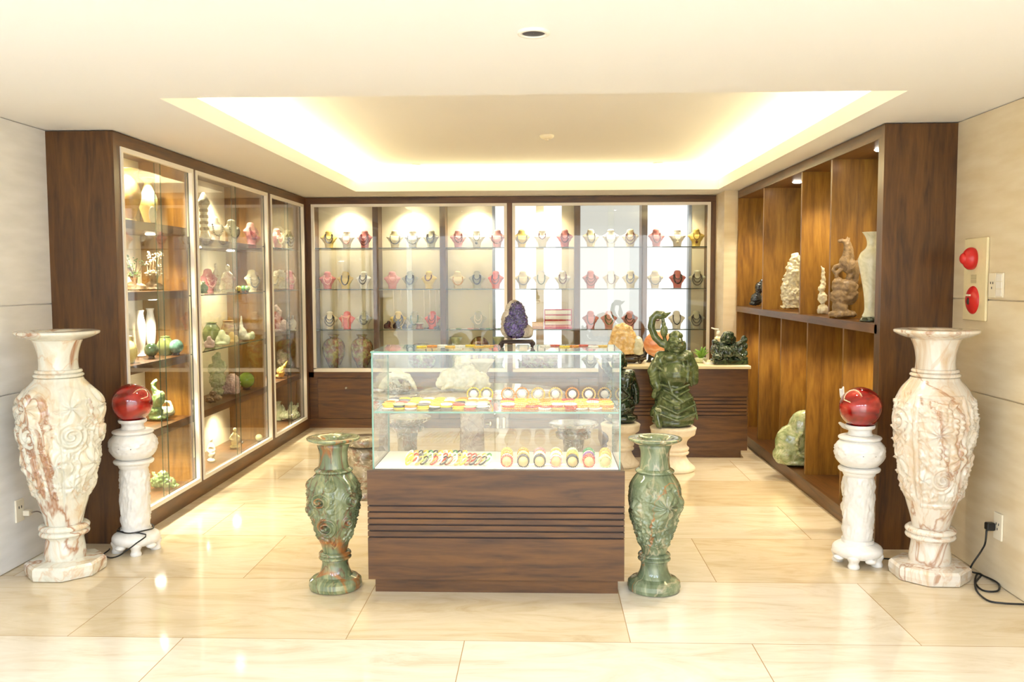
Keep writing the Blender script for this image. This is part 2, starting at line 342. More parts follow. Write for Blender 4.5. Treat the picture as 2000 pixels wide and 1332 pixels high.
def copy_tree(o, loc, rz=0, scale=None, label=None, group=None):
    r = o.copy(); COL.objects.link(r); r.location = loc; r.rotation_euler = (0, 0, rz)
    if scale: r.scale = (scale, scale, scale)
    if label: r['label'] = label
    if group: r['group'] = group
    for ch in list(o.children):
        c = ch.copy(); COL.objects.link(c); c.parent = r
        for g in ch.children:
            d = g.copy(); COL.objects.link(d); d.parent = c
    return r
def setmat(o, m, slot=0):
    o.material_slots[slot].link = 'OBJECT'; o.material_slots[slot].material = m

# ------------------------------------------------------------------ setting
b = MB(); b.box(-7, 6, -5, 10.2, -0.1, 0); struct('floor', b, FLOORM)
b = MB(); Y0 = 1.2   # lower ceiling slab with the rectangular recess
for (x0, x1, y0, y1) in ((-7, 6, Y0, CY0-0.03), (-7, 6, CY1+0.03, 10.2), (-7, CX0-0.03, CY0-0.03, CY1+0.03), (CX1+0.03, 6, CY0-0.03, CY1+0.03)):
    b.box(x0, x1, y0, y1, HC, HC+0.03)
struct('ceiling', b, PAINT)
b = MB(); T = 0.24
b.box(CX0-0.03, CX0, CY0-0.03, CY1+0.03, HC, HC+0.10); b.box(CX1, CX1+0.03, CY0-0.03, CY1+0.03, HC, HC+0.10)
b.box(CX0, CX1, CY1, CY1+0.03, HC, HC+0.10); b.box(CX0, CX1, CY0-0.03, CY0, HC, HC+0.22)
struct('trim_1', b, PAINT)
b = MB()
b.box(CX0-T, CX1+T, CY0-0.05, CY1+T, UZ, UZ+0.03)
b.box(CX0-T-0.03, CX0-T, CY0-0.05, CY1+T, HC+0.03, UZ+0.03); b.box(CX1+T, CX1+T+0.03, CY0-0.05, CY1+T, HC+0.03, UZ+0.03)
b.box(CX0-T, CX1+T, CY1+T, CY1+T+0.03, HC+0.03, UZ+0.03); b.box(CX0-T, CX1+T, CY0-0.08, CY0-0.05, HC+0.03, UZ+0.03)
struct('ceiling_recess', b, PAINT)
b = MB(); b.box(-7, 6, -5, Y0, 3.9, 3.95); b.box(-7, 6, Y0-0.05, Y0, HC, 3.95); struct('ceiling_lobby', b, PAINT)
# stone clad walls, panels with open joints
def clad(name, X, sgn, y0, y1, zs, ys, m):
    b = MB()
    b.box(*sorted((X+sgn*0.012, X+sgn*0.08)), y0, y1, 0, HC)
    for i in range(len(zs)-1):
        yy = [y0]+[y for y in ys[i] if y0 < y < y1]+[y1]
        for k in range(len(yy)-1):
            b.box(*sorted((X, X+sgn*0.02)), yy[k]+0.003, yy[k+1]-0.003, zs[i]+0.004, zs[i+1]-0.004)
    struct(name, b, m)
clad('wall_right', WRO, 1, 1.2, 10.1, [0, 0.98, 1.49, HC], [[3.9], [3.9], []], WALLM)
clad('wall_left', WLO, -1, 1.2, 10.1, [0, 0.98, 1.47, HC], [[], [], []], WALLL)
b = MB()
b.box(-7.1, -7, -5, 10.2, 0, 3.95); b.box(6, 6.1, -5, 10.2, 0, 3.95); b.box(-7, WLO-0.08, 1.1, 1.2, 0, HC); b.box(WRO+0.08, 6, 1.1, 1.2, 0, HC)
struct('wall_lobby', b, WALLL)
# wall with tall windows behind the camera
b = MB(); WX = [(-1.3, 0.35), (0.7, 2.35), (2.7, 4.1)]
b.box(-7, 6, -5.1, -5, 3.6, 3.95); b.box(-7, 6, -5.1, -5, 0, 0.3)
e = [-7]+[t for p in WX for t in p]+[6]
for i in range(0, len(e), 2): b.box(e[i], e[i+1], -5.1, -5, 0.3, 3.6)
struct('wall_front', b, WALLL)
for i, (x0, x1) in enumerate(WX):
    b = MB(); b.box(x0, x1, -5.12, -5.1, 0.3, 3.6); o = struct('window_%d' % (i+2), b, SKYE)
# back wall: cream panel with a bright blind covered window behind the cabinet
YP = 9.83
b = MB()
WA = onY(963, 560, YP+0.12).x; WB = onY(1346, 560, YP+0.12).x
b.box(WLO, WA, YP, YP+0.03, 0.55, 2.5); b.box(WB, XR+0.05, YP, YP+0.03, 0.55, 2.5)
P1 = onY(1047, 500, YP).x; P2 = onY(1062, 500, YP).x
b.box(P1, P2, YP, YP+0.03, 0.55, 2.5)
P3 = onY(1097, 500, YP).x; P4 = onY(1121, 500, YP).x
b.box(P3, P4, YP, YP+0.03, 0.55, 2.5)
P5 = onY(1258, 500, YP+0.12).x
struct('wall_back', b, PAPER)
b = MB(); b.box(WLO, WRO, 10.1, 10.2, 0, HC); b.box(WLO, WRO, YP, YP+0.03, 0, 0.55); struct('wall_rear', b, PAPER)
b = MB(); b.box(WA, P4, YP+0.12, YP+0.14, 0.6, 2.46); b.box(P5, WB, YP+0.12, YP+0.14, 0.6, 2.46); struct('window_1', b, SKYB)
b = MB(); b.box(P4, P5, YP+0.115, YP+0.135, 0.6, 2.46); struct('window_5', b, emitter('daylight_through_screen', (1.0, 0.985, 0.9), 0.36))
wfr = MB(); fr = plain('window_frame_blue_grey', rgb(150, 160, 172), 0.4)
for x in (WA, WB-0.03): wfr.box(x, x+0.03, YP-0.005, YP+0.11, 0.6, 2.46)
tag(wfr.build('window_frame', fr), kind='structure')
b = MB(); b.box(XR, WRO, YR, YP, 0, HC); struct('wall_pier', b, WALLM)

# ------------------------------------------------------------------ left display cabinet
cab = thing('display_cabinet', (-2.75, 7.3, 0), 'long dark wooden glass-door cabinet full of jade carvings along the left wall', 'cabinet')
bays = [(5.325, onX(385, 600, WL).y-0.02), (onX(388, 600, WL).y, onX(526, 600, WL).y), (onX(532, 600, WL).y, 9.42)]
MULL = [5.242, (bays[0][1]+bays[1][0])/2, (bays[1][1]+bays[2][0])/2, YB]
FZ0, FZ1 = 0.115, 2.415
b = MB(); b.box(WLO, WL, YF, YF+0.03, 0, HC-0.006); b.build('side_panel', WOODV, cab)
b = MB(); b.box(WL-0.04, WL, YF+0.03, YB, FZ1, HC-0.006); b.box(WLO, WL-0.04, YF+0.03, YB, HC-0.03, HC-0.006); b.build('top_rail', WOODY, cab)
b = MB(); b.box(WL-0.04, WL, YF+0.03, YB, 0, FZ0); b.box(WLO, WL-0.04, YF+0.03, YB, 0.06, FZ0); b.build('plinth', WOODY, cab)
for (y0, y1) in ((YF+0.03, bays[0][0]), (bays[0][1], bays[1][0]), (bays[1][1], bays[2][0]), (bays[2][1], YB)):
    MB().box(WL-0.04, WL, y0, y1, FZ0, FZ1).build('upright', WOODV, cab)
for y in (bays[0][1]-0.0, bays[1][1]-0.0, YB-0.04):
    MB().box(WLO+0.01, WL-0.06, y, y+0.025, FZ0, HC-0.03).build('divider', WOODI, cab)
MB().box(WLO, WLO+0.01, YF+0.03, YB, FZ0, HC-0.03).build('back_panel', PAPER, cab)
SH = {0: [(1.99, 'w'), (1.535, 'w'), (1.067, 'w'), (0.61, 'w')], 1: [(1.93, 'w'), (1.50, 'g'), (1.065, 'g'), (0.61, 'w')], 2: [(1.93, 'g'), (1.51, 'g'), (1.065, 'w'), (0.61, 'w')]}
lampL = []
for i, (y0, y1) in enumerate(bays):
    a = y0+0.0; c = y1
    f = MB(); t = 0.028
    f.box(WL-0.02, WL+0.008, a, c, FZ1-t, FZ1); f.box(WL-0.02, WL+0.008, a, c, FZ0, FZ0+t)
    f.box(WL-0.02, WL+0.008, a, a+t, FZ0+t, FZ1-t); f.box(WL-0.02, WL+0.008, c-t, c, FZ0+t, FZ1-t)
    f.build('white_frame', WHITEF, cab)
    mid = (a+c)/2; gx = WL-0.008
    g = MB().pane(gx-0.006, gx, a+t, mid+0.03, FZ0+t, FZ1-t).build('glass_door', [GLASS, GEDGED], cab)
    g = MB().pane(gx-0.020, gx-0.014, mid-0.03, c-t, FZ0+t, FZ1-t).build('glass_door', [GLASS, GEDGED], cab)
    lk = MB(); lk.tube([(gx, mid+0.02, 0.24), (gx+0.018, mid+0.02, 0.24)], 0.012, 10); lk.build('door_lock', METAL, g)
    for (z, k) in SH[i]:
        if k == 'w':
            MB().box(WLO+0.012, WL-0.055, a-0.02 if i else YF+0.03, c, z-0.055, z).build('shelf', WOODY, cab)
            lampL += [(y0+(y1-y0)*q, z-0.057) for q in ((0.3, 0.75) if i < 2 else (0.5,))]
        else:
            MB().pane(WLO+0.012, WL-0.055, a-0.02, c, z-0.009, z).build('glass_shelf', [GLASS, GEDGED], cab)
    lampL += [(y0+(y1-y0)*q, HC-0.032) for q in ((0.3, 0.75) if i < 2 else (0.5,))]
for (y, z) in lampL:
    d = MB(); d.lathe([(0.001, 0), (0.026, 0), (0.034, 0.004), (0.034, 0.006)], (-2.75, y, z-0.006), 16)
    o = d.build('spotlight', LAMPE, cab)
    p = 6.5 if z > 2.3 else 5.0
    spot_light('cabinet_spot', (-2.75, y, z-0.015), p*L_SPOT)
# ------------------------------------------------------------------ back display cabinet
BX0, BX1 = WL+0.0, XR
bc = thing('display_cabinet', ((BX0+BX1)/2, 9.68, 0), 'dark wooden wall cabinet with glass doors and rows of necklaces across the back', 'cabinet')
BZ0, BZ1 = 0.615, 2.425
fl = [(onY(610, 560, YB).x, onY(990.5, 560, YB).x), (onY(1001, 560, YB).x, onY(1386.5, 560, YB).x)]
b = MB(); b.box(BX0, BX1, YB, YB+0.03, BZ1, HC-0.006); b.box(BX0, BX1, YB+0.03, YP, HC-0.03, HC-0.006); b.build('top_rail', WOODH, bc)
for x0, x1 in ((BX0, fl[0][0]), (fl[0][1], fl[1][0]), (fl[1][1], BX1)):
    MB().box(x0, x1, YB, YB+0.03, BZ0-0.06, BZ1).build('upright', WOODV, bc)
for x in (onY(729, 560, 9.6).x, onY(859.5, 560, 9.6).x, onY(990, 560, 9.6).x, onY(1122, 560, 9.6).x, onY(1252.5, 560, 9.6).x):
    MB().box(x, x+0.062, YB+0.07, YP, BZ0, HC-0.03).build('divider', WOODV, bc)
for x0, x1 in ((BX0, fl[0][0]+0.005), (fl[1][1]-0.01, BX1)): MB().box(x0, x1, YB+0.03, YP, BZ0, HC-0.03).build('side_panel', WOODV, bc)
MB().box(BX0, BX1, YB, YP, BZ0-0.06, BZ0).build('bottom_rail', WOODH, bc)
MB().box(BX0, BX1, YB+0.02, YP, 0.10, BZ0-0.06).build('base_carcass', WOODH, bc)
MB().box(BX0, BX1, YB+0.005, YP, 0, 0.10).build('plinth', WOODH, bc)
dx = [BX0+0.09, onY(858, 780, YB).x, onY(995, 780, YB).x, onY(1130, 780, YB).x, BX1-0.01]
for k in range(4):
    dr = MB().box(dx[k]+0.004, dx[k+1]-0.004, YB, YB+0.019, 0.105, 0.545, bev=0.003).build('drawer', WOODH, bc)
    cx = onY(676, 755, YB).x if k == 0 else (dx[k]+dx[k+1])/2
    kb = MB(); kb.tube([(cx, YB, 0.44), (cx, YB-0.02, 0.44)], 0.011, 10); kb.build('drawer_lock', METAL, dr)
for x0, x1 in fl:
    f = MB(); t = 0.03; y0, y1 = YB-0.008, YB+0.02
    f.box(x0, x1, y0, y1, BZ1-t, BZ1); f.box(x0, x1, y0, y1, BZ0, BZ0+t+0.01); f.box(x0, x0+t, y0, y1, BZ0+t, BZ1-t); f.box(x1-t, x1, y0, y1, BZ0+t, BZ1-t)
    f.build('white_frame', WHITEF, bc)
    m = (x0+x1)/2
    MB().pane(x0+t, m+0.03, YB+0.004, YB+0.010, BZ0+t, BZ1-t).build('glass_door', [GLASS, GEDGED], bc)
    MB().pane(m-0.03, x1-t, YB+0.016, YB+0.022, BZ0+t, BZ1-t).build('glass_door', [GLASS, GEDGED], bc)
dv = [fl[0][0], onY(729, 560, 9.6).x, onY(859.5, 560, 9.6).x, onY(990, 560, 9.6).x, onY(1122, 560, 9.6).x, onY(1252.5, 560, 9.6).x, fl[1][1]]
BSH = [1.96, 1.512, 1.073]
for i in range(6):
    for z in BSH:
        MB().pane(dv[i]+(0.063 if i else 0.01), dv[i+1]-0.002, YB+0.06, YP-0.003, z-0.009, z).build('glass_shelf', [GLASS, GEDGED], bc)
for u in (676, 803, 930, 1061, 1190, 1318):
    x = onY(u, 398, 9.66).x
    d = MB(); d.lathe([(0.001, 0), (0.028, 0), (0.036, 0.005), (0.036, 0.007)], (x, 9.66, HC-0.037), 16); d.build('spotlight', LAMPE, bc)
    spot_light('cabinet_spot', (x, 9.66, HC-0.05), 3.6*L_SPOT, size=2.3)
# ------------------------------------------------------------------ right open shelving
sh = thing('open_shelving', (2.15, 7.2, 0), 'open dark wooden shelving with spotlit-golden backs and tall bays along the right wall', 'shelving')
XB = 2.31
MB().box(WR, WRO, YF, YF+0.05, 0, HC-0.006).build('side_panel', WOODV, sh)
b = MB(); b.box(WR, WR+0.03, YF+0.05, YR, 2.42, HC-0.006); b.box(WR+0.03, WRO, YF+0.05, YR, 2.42, 2.45); b.build('top_rail', WOODY, sh)
b = MB(); b.box(WR, WRO, YF+0.05, YR, 0, 0.10); b.build('plinth', WOODY, sh)
MB().box(WR, WRO, YF+0.05, YR, 1.28, 1.335).build('shelf', WOODY, sh)
MB().box(XB+0.01, XB+0.03, YF+0.05, YR, 0.10, 1.28).build('back_panel', WOODI, sh)
MB().box(XB+0.01, XB+0.03, YF+0.05, YR, 1.335, 2.42).build('back_panel', PAPER, sh)
for y in (8.07, 6.90, 6.20): MB().box(WR+0.012, XB+0.01, y, y+0.03, 1.335, 2.42).build('divider', WOODI, sh)
for y in (8.33, 7.57, 6.82, 6.01): MB().box(2.02, XB+0.01, y, y+0.03, 0.10, 1.28).build('divider', WOODI, sh)
MB().box(WR, XB+0.01, YR-0.03, YR, 0.10, 1.28).build('end_panel', WOODI, sh)
MB().box(WR, XB+0.01, YR-0.03, YR, 1.335, 2.42).build('end_panel', WOODI, sh)
MB().box(WR, WR+0.03, YF+0.05, YF+0.09, 0.10, 2.42).build('upright', WOODV, sh)
for (u, v) in ((1716, 293), (1552, 356)):
    p = onZ(u, v, 2.418); d = MB(); d.lathe([(0.001, 0), (0.03, 0), (0.04, 0.006)], (2.14, p.y, 2.412), 16); d.build('spotlight', LAMPE, sh)
for y in (5.72, 6.55, 7.45, 8.6):
    spot_light('shelf_spot', (2.14, y, 2.40), 4.5*L_SPOT, size=2.0)
for y in (5.7, 6.4, 7.2, 7.95, 8.7): spot_light('shelf_spot', (2.17, y, 1.27), 3.5*L_SPOT, size=2.2)
# added fill light: unseen glowing panels under the lobby ceiling behind the viewer
PANEL = emitter('fill_panel_glow', (0.64, 0.78, 1.0), 12)
for i, (x, y) in enumerate(((-4.6, -0.6), (-2.2, -0.6), (0.2, -0.6), (2.6, -0.6), (4.8, -0.6), (-4.6, -3.2), (-2.2, -3.2), (0.2, -3.2), (2.6, -3.2), (4.8, -3.2))):
    t = thing('fill_light_panel', (x, y, 3.86), 'added flat square fill light panel, unseen under the lobby ceiling behind the viewer', 'ceiling light', 'added fill light panels')
    MB().box(x-0.75, x+0.75, y-0.75, y+0.75, 3.865, 3.9).build('frame', WHITEF, t)
    MB().box(x-0.7, x+0.7, y-0.7, y+0.7, 3.855, 3.864).build('diffuser', PANEL, t)
# ------------------------------------------------------------------ ceiling fittings
def downlight(x, y, z, r, glow, label):
    t = thing('recessed_downlight', (x, y, z-0.01), label, 'ceiling light')
    b = MB(); b.lathe([(r*0.72, 0.006), (r*0.74, 0), (r, 0), (r*1.02, 0.004), (r*1.02, 0.010)], (x, y, z-0.010), 32, cap=False); b.build('trim_ring', WHITEF, t)
    b = MB(); b.lathe([(0.001, 0.004), (r*0.73, 0.004)], (x, y, z-0.010), 32, cap=False); b.build('lens', glow, t)
p = onZ(1042, 62, HC); downlight(p.x, p.y, HC, 0.058, plain('dark_lens', rgb(30, 26, 40), 0.3), 'unlit dark round downlight in the flat ceiling near the viewer')
dim = emitter('dim_lamp', (1, 0.95, 0.9), 1.6)
p = onZ(812, 321, UZ); downlight(p.x, p.y, UZ, 0.045, dim, 'small round downlight in the recessed ceiling above the corner side')
p = onZ(1285, 318, UZ); downlight(p.x, p.y, UZ, 0.045, dim, 'small round downlight in the recessed ceiling toward the open shelving')
downlight(-1.3, 4.85, UZ, 0.05, LAMPE, 'round downlight lit in the recessed ceiling over the first floor vases, corner side')
downlight(1.15, 4.85, UZ, 0.05, LAMPE, 'round downlight lit in the recessed ceiling over the first floor vases, shelving side')
p = onZ(1068, 264, UZ)
t = thing('smoke_detector', (p.x, p.y, UZ-0.04), 'white round smoke detector in the middle of the recessed ceiling', 'smoke detector')
MB().lathe([(0.001, 0.012), (0.03, 0.010), (0.05, 0.02), (0.055, 0.03), (0.055, 0.04)], (p.x, p.y, UZ-0.04), 24).build('housing', PLASTW, t)
MB().lathe([(0.001, 0), (0.012, 0), (0.014, 0.012)], (p.x, p.y, UZ-0.04), 16).build('sensor', PLASTW, t)
# ================================================================== HELPERS FOR CARVED STONE
def blob(name, elems, mats, parent=None, voxel=0.006, disp=0.0, dscale=0.05, smooth=4, base=None):
    """elems: ('e',x,y,z,rx,ry,rz[,rotY]) ellipsoids and ('c',(x,y,z,r),(x,y,z,r),...) tapered limbs; fused into one skin."""
    b = MB()
    for e in elems:
        if e[0] == 'e':
            rot = Matrix.Rotation(e[7], 3, 'Y') if len(e) > 7 else None
            b.ell(e[1:4], e[4:7], 14, 9, rot=rot)
        elif e[0] == 'c':
            P = e[1:]
            for i in range(len(P)-1):
                b.tube([P[i][:3], P[i+1][:3]], [P[i][3], P[i+1][3]], 10)
            for q in P: b.ell(q[:3], (q[3],)*3, 10, 7)
        elif e[0] == 'b':
            b.box(*e[1:7])
    if base is None and parent: base = ROOT[parent.name][2]
    if base is not None:
        zm = base+disp*0.5+0.001; b.v = [(x, y, max(z, zm)) for x, y, z in b.v]
    o = b.build(name, mats, parent)
    for p in o.data.polygons: p.use_smooth = True
    m = o.modifiers.new('fuse', 'REMESH'); m.mode = 'VOXEL'; m.voxel_size = voxel; m.use_smooth_shade = True
    if smooth: s = o.modifiers.new('soften', 'SMOOTH'); s.iterations = smooth; s.factor = 0.5
    if disp:
        t = bpy.data.textures.new(name+'_relief', 'CLOUDS'); t.noise_scale = dscale; t.noise_depth = 2
        d = o.modifiers.new('relief', 'DISPLACE'); d.texture = t; d.strength = disp; d.mid_level = 0.5; d.texture_coords = 'LOCAL'
    return o
class PX:
    """Traces a silhouette: pixel coordinates of the photo to metres around a base point standing at depth scale k (px per m)."""
    def __init__(s, loc, u0, v0): s.loc = Vector(loc); s.u0 = u0; s.v0 = v0; s.k = F/s.loc.y*1.0
    def p(s, u, v, y=0): return (s.loc.x+(u-s.u0)/s.k, s.loc.y+y/s.k, s.loc.z+(s.v0-v)/s.k)
    def e(s, u, v, ru, rv, ry=None, y=0, rot=0):
        ry = ru if ry is None else ry
        return ('e', *s.p(u, v, y), ru/s.k, ry/s.k, rv/s.k, rot)
    def c(s, *P):   # (u, v, r[, y])
        return ('c', *[(*s.p(q[0], q[1], q[3] if len(q) > 3 else 0), q[2]/s.k) for q in P])
def blobthing(name, loc, u0, v0, label, cat, elems_fn, mat, voxel=0.006, disp=0.0, dscale=0.03, smooth=3, part='carved_body', group=None, extra=None):
    """thing standing at loc whose base centre shows at pixel (u0, v0)"""
    t = thing(name, loc, label, cat, group); q = PX(loc, u0, v0)
    blob(part, elems_fn(q), mat, t, voxel, disp, dscale, smooth)
    if extra: extra(q, t)
    return t
def single_blob(name, loc, u0, v0, label, cat, elems_fn, mat, voxel=0.006, disp=0.0, dscale=0.03, smooth=3, group=None):
    q = PX(loc, u0, v0)
    o = blob(name, elems_fn(q), mat, None, voxel, disp, dscale, smooth, q.loc.z)
    return tag(o, label, cat, group)
def pl(prof, n):   # resample a profile smoothly (Catmull-Rom)
    out = []
    for i in range(len(prof)-1):
        p0 = prof[max(i-1, 0)]; p1 = prof[i]; p2 = prof[i+1]; p3 = prof[min(i+2, len(prof)-1)]
        for j in range(n):
            t = j/n
            out.append(tuple(0.5*((2*p1[k])+(-p0[k]+p2[k])*t+(2*p0[k]-5*p1[k]+4*p2[k]-p3[k])*t*t+(-p0[k]+3*p1[k]-3*p2[k]+p3[k])*t**3) for k in (0, 1)))
    out.append(prof[-1]); return out
def wrap(a): return (a+math.pi) % (2*math.pi)-math.pi
def flower_fn(flowers, R, leaf=None):
    """relief height of roses, blossoms and leaf scrolls around a body of radius about R"""
    def fn(a, z, r):
        h = 0.0
        for (fa, fz, fr, n, amp, kind) in flowers:
            dx = wrap(a-fa)*R; dz = z-fz; d = math.hypot(dx, dz)/fr
            if d < 1.25:
                ph = math.atan2(dz, dx)
                if kind == 'rose': k = 0.55+0.45*math.sin(d*15+ph*1.0)
                elif kind == 'grape': k = 0.5+0.5*abs(math.sin(dx/fr*7)*math.sin(dz/fr*7+dx/fr*2))
                else: k = (0.35+0.65*abs(math.cos(n*ph/2+d*1.2)))
                h = max(h, amp*max(0, 1-d*d/1.5)*k)
        if leaf:
            za, zb, amp, sc, asel = leaf
            if za < z < zb:
                m = min(1, (z-za)/0.03, (zb-z)/0.03)*asel(a, z)
                if m > 0:
                    q = noise.noise(Vector((math.cos(a)*R*sc, math.sin(a)*R*sc, z*sc)))
                    q2 = noise.noise(Vector((math.cos(a)*R*sc*2.3+5, math.sin(a)*R*sc*2.3, z*sc*2.3)))
                    h = max(h, amp*m*(max(0, 1-abs(q)*4.5)*0.8+max(0, 1-abs(q2)*5)*0.45))
        return h*1.5
    return fn
# ================================================================== TALL ONYX VASES
def z_of(v, k): return CH-(v-548)/k
def onyx_vase(loc, prof, label, mat, fn, seg=260, step=22, rim=None, oct_=None, group=None, rs=1.0):
    """thing with base, body, neck; prof: list of (part, [(r,z)...])"""
    t = thing('tall_onyx_vase' if group is None else group[0], loc, label, 'vase', group[1] if group else None)
    for part, pr, carve in prof:
        pr = [(r*rs, z) for r, z in pr]
        b = MB()
        if carve: b.lathe(pl(pr, step), loc, seg, fn=fn, cap=True)
        else: b.lathe(pl(pr, 4) if part != 'base' else pr, loc, 64, oct_=oct_ if part == 'base' else None)
        o = b.build(part, mat, t)
        if part == 'base':
            for p in o.data.polygons: p.use_smooth = False
    return t
def big_profile(r=1.0):
    base = [(0.205, 0.0), (0.226, 0.004), (0.232, 0.03), (0.230, 0.062), (0.215, 0.074), (0.14, 0.082), (0.118, 0.085), (0.01, 0.086)]
    stem = [(0.12, 0.08), (0.124, 0.11), (0.118, 0.15), (0.112, 0.19), (0.112, 0.215), (0.01, 0.216)]
    ring = [(0.10, 0.212), (0.138, 0.214), (0.148, 0.226), (0.142, 0.238), (0.136, 0.242), (0.147, 0.250), (0.149, 0.262), (0.138, 0.272), (0.118, 0.276), (0.01, 0.277)]
    body = [(0.108, 0.27), (0.122, 0.33), (0.152, 0.42), (0.184, 0.54), (0.210, 0.66), (0.228, 0.78), (0.233, 0.86), (0.226, 0.94), (0.200, 1.01), (0.150, 1.065), (0.125, 1.085), (0.01, 1.086)]
    collar = [(0.10, 1.082), (0.138, 1.085), (0.147, 1.095), (0.138, 1.104), (0.128, 1.106), (0.138, 1.112), (0.134, 1.122), (0.118, 1.126), (0.01, 1.127)]
    neck = [(0.118, 1.12), (0.114, 1.16), (0.118, 1.21), (0.134, 1.262), (0.148, 1.288), (0.152, 1.292), (0.01, 1.293)]
    rim = [(0.145, 1.285), (0.20, 1.300), (0.240, 1.318), (0.246, 1.328), (0.240, 1.335), (0.20, 1.338), (0.14, 1.334), (0.11, 1.315), (0.098, 1.27), (0.09, 1.2)]
    return [('base', base, 0), ('stem', stem, 0), ('foot_ring', ring, 0), ('body', body, 1), ('collar_ring', collar, 0), ('neck', neck, 0), ('rim', rim, 0)]
def around(a0, n, z, fr, amp, kind, jit=0.0): return [(a0+i*2*math.pi/n, z, fr, 6, amp, kind) for i in range(n)]
LV = (-2.643, 4.729, 0); RV = (2.087, 4.772, 0)
def panels(a, z):
    k = (a/(math.pi/3)) % 1.0
    return 0.0 if k < 0.06 or k > 0.94 else 1.0
front = -math.pi/2+0.25
fl1 = around(front-0.55, 6, 0.93, 0.095, 0.024, 'flower')+around(front-0.55, 6, 0.78, 0.085, 0.022, 'rose')+around(front+0.1, 6, 0.62, 0.08, 0.024, 'flower')+around(front-0.45, 6, 0.50, 0.06, 0.016, 'flower')
f1 = flower_fn(fl1, 0.2, (0.42, 1.0, 0.012, 19, panels))
def carve1(a, z, r):
    k = (a/(math.pi/3)) % 1.0; groove = -0.007 if (k < 0.03 or k > 0.97) and 0.36 < z < 1.02 else 0
    return f1(a, z, r)+groove
onyx_vase(LV, big_profile(), 'tall cream and rust-brown onyx vase by the white wall', ONYXL, carve1, oct_=(-0.01, 0.08), rs=0.87)
fr2 = -math.pi/2-0.22
fl2 = [(fr2, 0.90, 0.06, 6, 0.022, 'grape'), (fr2-0.05, 0.80, 0.085, 7, 0.024, 'flower'), (fr2+0.04, 0.70, 0.08, 6, 0.026, 'grape'), (fr2+0.1, 0.56, 0.075, 8, 0.024, 'rose'), (fr2+0.42, 0.86, 0.07, 5, 0.02, 'grape'), (fr2+0.45, 0.68, 0.07, 5, 0.022, 'flower'), (fr2-0.4, 0.55, 0.05, 5, 0.018, 'flower'),
       (fr2-1.15, 0.86, 0.08, 6, 0.016, 'rose'), (fr2-1.15, 0.66, 0.08, 6, 0.016, 'flower'), (fr2-1.1, 0.48, 0.05, 6, 0.016, 'flower')]
f2 = flower_fn(fl2, 0.2, (0.42, 0.99, 0.012, 15, lambda a, z: 0.9 if abs(wrap(a-fr2)) < 0.55 else (1.0 if 0.8 < abs(wrap(a-fr2)) < 1.6 else 0.2)))
def carve2(a, z, r):
    d = abs(wrap(a-fr2)); edge = 0.008 if 0.60 < d < 0.68 and 0.44 < z < 1.0 else 0
    edge2 = 0.008 if d < 0.6 and (0.985 < z < 1.0 or 0.40 < z < 0.42) else 0
    return f2(a, z, r)+max(edge, edge2)
onyx_vase(RV, big_profile(), 'tall pale onyx vase carved with grapes in a framed panel, beside the right wall', ONYXR, carve2, oct_=(-0.01, 0.08), rs=0.86)
def small_profile():
    base = [(0.120, 0), (0.134, 0.004), (0.138, 0.022), (0.134, 0.044), (0.118, 0.058), (0.088, 0.070), (0.01, 0.071)]
    stem = [(0.092, 0.066), (0.076, 0.095), (0.068, 0.13), (0.066, 0.158), (0.01, 0.159)]
    ring = [(0.06, 0.154), (0.080, 0.156), (0.085, 0.164), (0.078, 0.172), (0.076, 0.175), (0.084, 0.181), (0.080, 0.190), (0.066, 0.195), (0.01, 0.196)]
    body = [(0.064, 0.19), (0.072, 0.23), (0.092, 0.30), (0.116, 0.38), (0.130, 0.46), (0.133, 0.505), (0.124, 0.56), (0.098, 0.60), (0.078, 0.617), (0.01, 0.618)]
    collar = [(0.07, 0.613), (0.095, 0.615), (0.100, 0.624), (0.09, 0.632), (0.076, 0.637), (0.01, 0.638)]
    neck = [(0.080, 0.632), (0.074, 0.67), (0.074, 0.72), (0.080, 0.762), (0.01, 0.763)]
    rim = [(0.08, 0.758), (0.108, 0.768), (0.132, 0.780), (0.137, 0.788), (0.132, 0.794), (0.10, 0.795), (0.065, 0.784), (0.052, 0.76), (0.048, 0.70)]
    return [('base', base, 0), ('stem', stem, 0), ('foot_ring', ring, 0), ('body', body, 1), ('collar_ring', collar, 0), ('neck', neck, 0), ('rim', rim, 0)]
GV1 = (-1.088, 4.52, 0); GV2 = (0.576, 4.534, 0)
fa = -math.pi/2
flg = [(fa-0.30, 0.485, 0.046, 5, 0.026, 'rose'), (fa-0.15, 0.345, 0.054, 5, 0.028, 'rose'), (fa+0.12, 0.56, 0.024, 4, 0.014, 'flower'), (fa-1.1, 0.42, 0.045, 5, 0.018, 'rose'), (fa+0.9, 0.48, 0.045, 5, 0.018, 'rose'), (fa+0.85, 0.36, 0.04, 5, 0.018, 'rose'), (fa-1.2, 0.56, 0.03, 5, 0.014, 'flower')]
f3 = flower_fn(flg, 0.12, (0.24, 0.57, 0.008, 26, lambda a, z: 1.0 if abs(wrap(a-fa+0.3)) < 0.55 or abs(wrap(a-fa)) > 0.75 else 0.25))
onyx_vase(GV1, small_profile(), 'knee-high green and orange onyx vase carved with roses, beside the showcase base', ONYXG, f3, seg=230, step=18, group=('carved_floor_vase', 'small green onyx vases flanking the showcase'))
flg2 = [(fa+0.30, 0.46, 0.066, 9, 0.026, 'flower'), (fa-0.02, 0.36, 0.04, 7, 0.016, 'flower'), (fa-0.2, 0.56, 0.03, 4, 0.014, 'flower'), (fa-0.95, 0.44, 0.04, 6, 0.014, 'flower'), (fa+1.2, 0.45, 0.05, 6, 0.016, 'flower'), (fa+0.1, 0.27, 0.03, 6, 0.014, 'flower')]
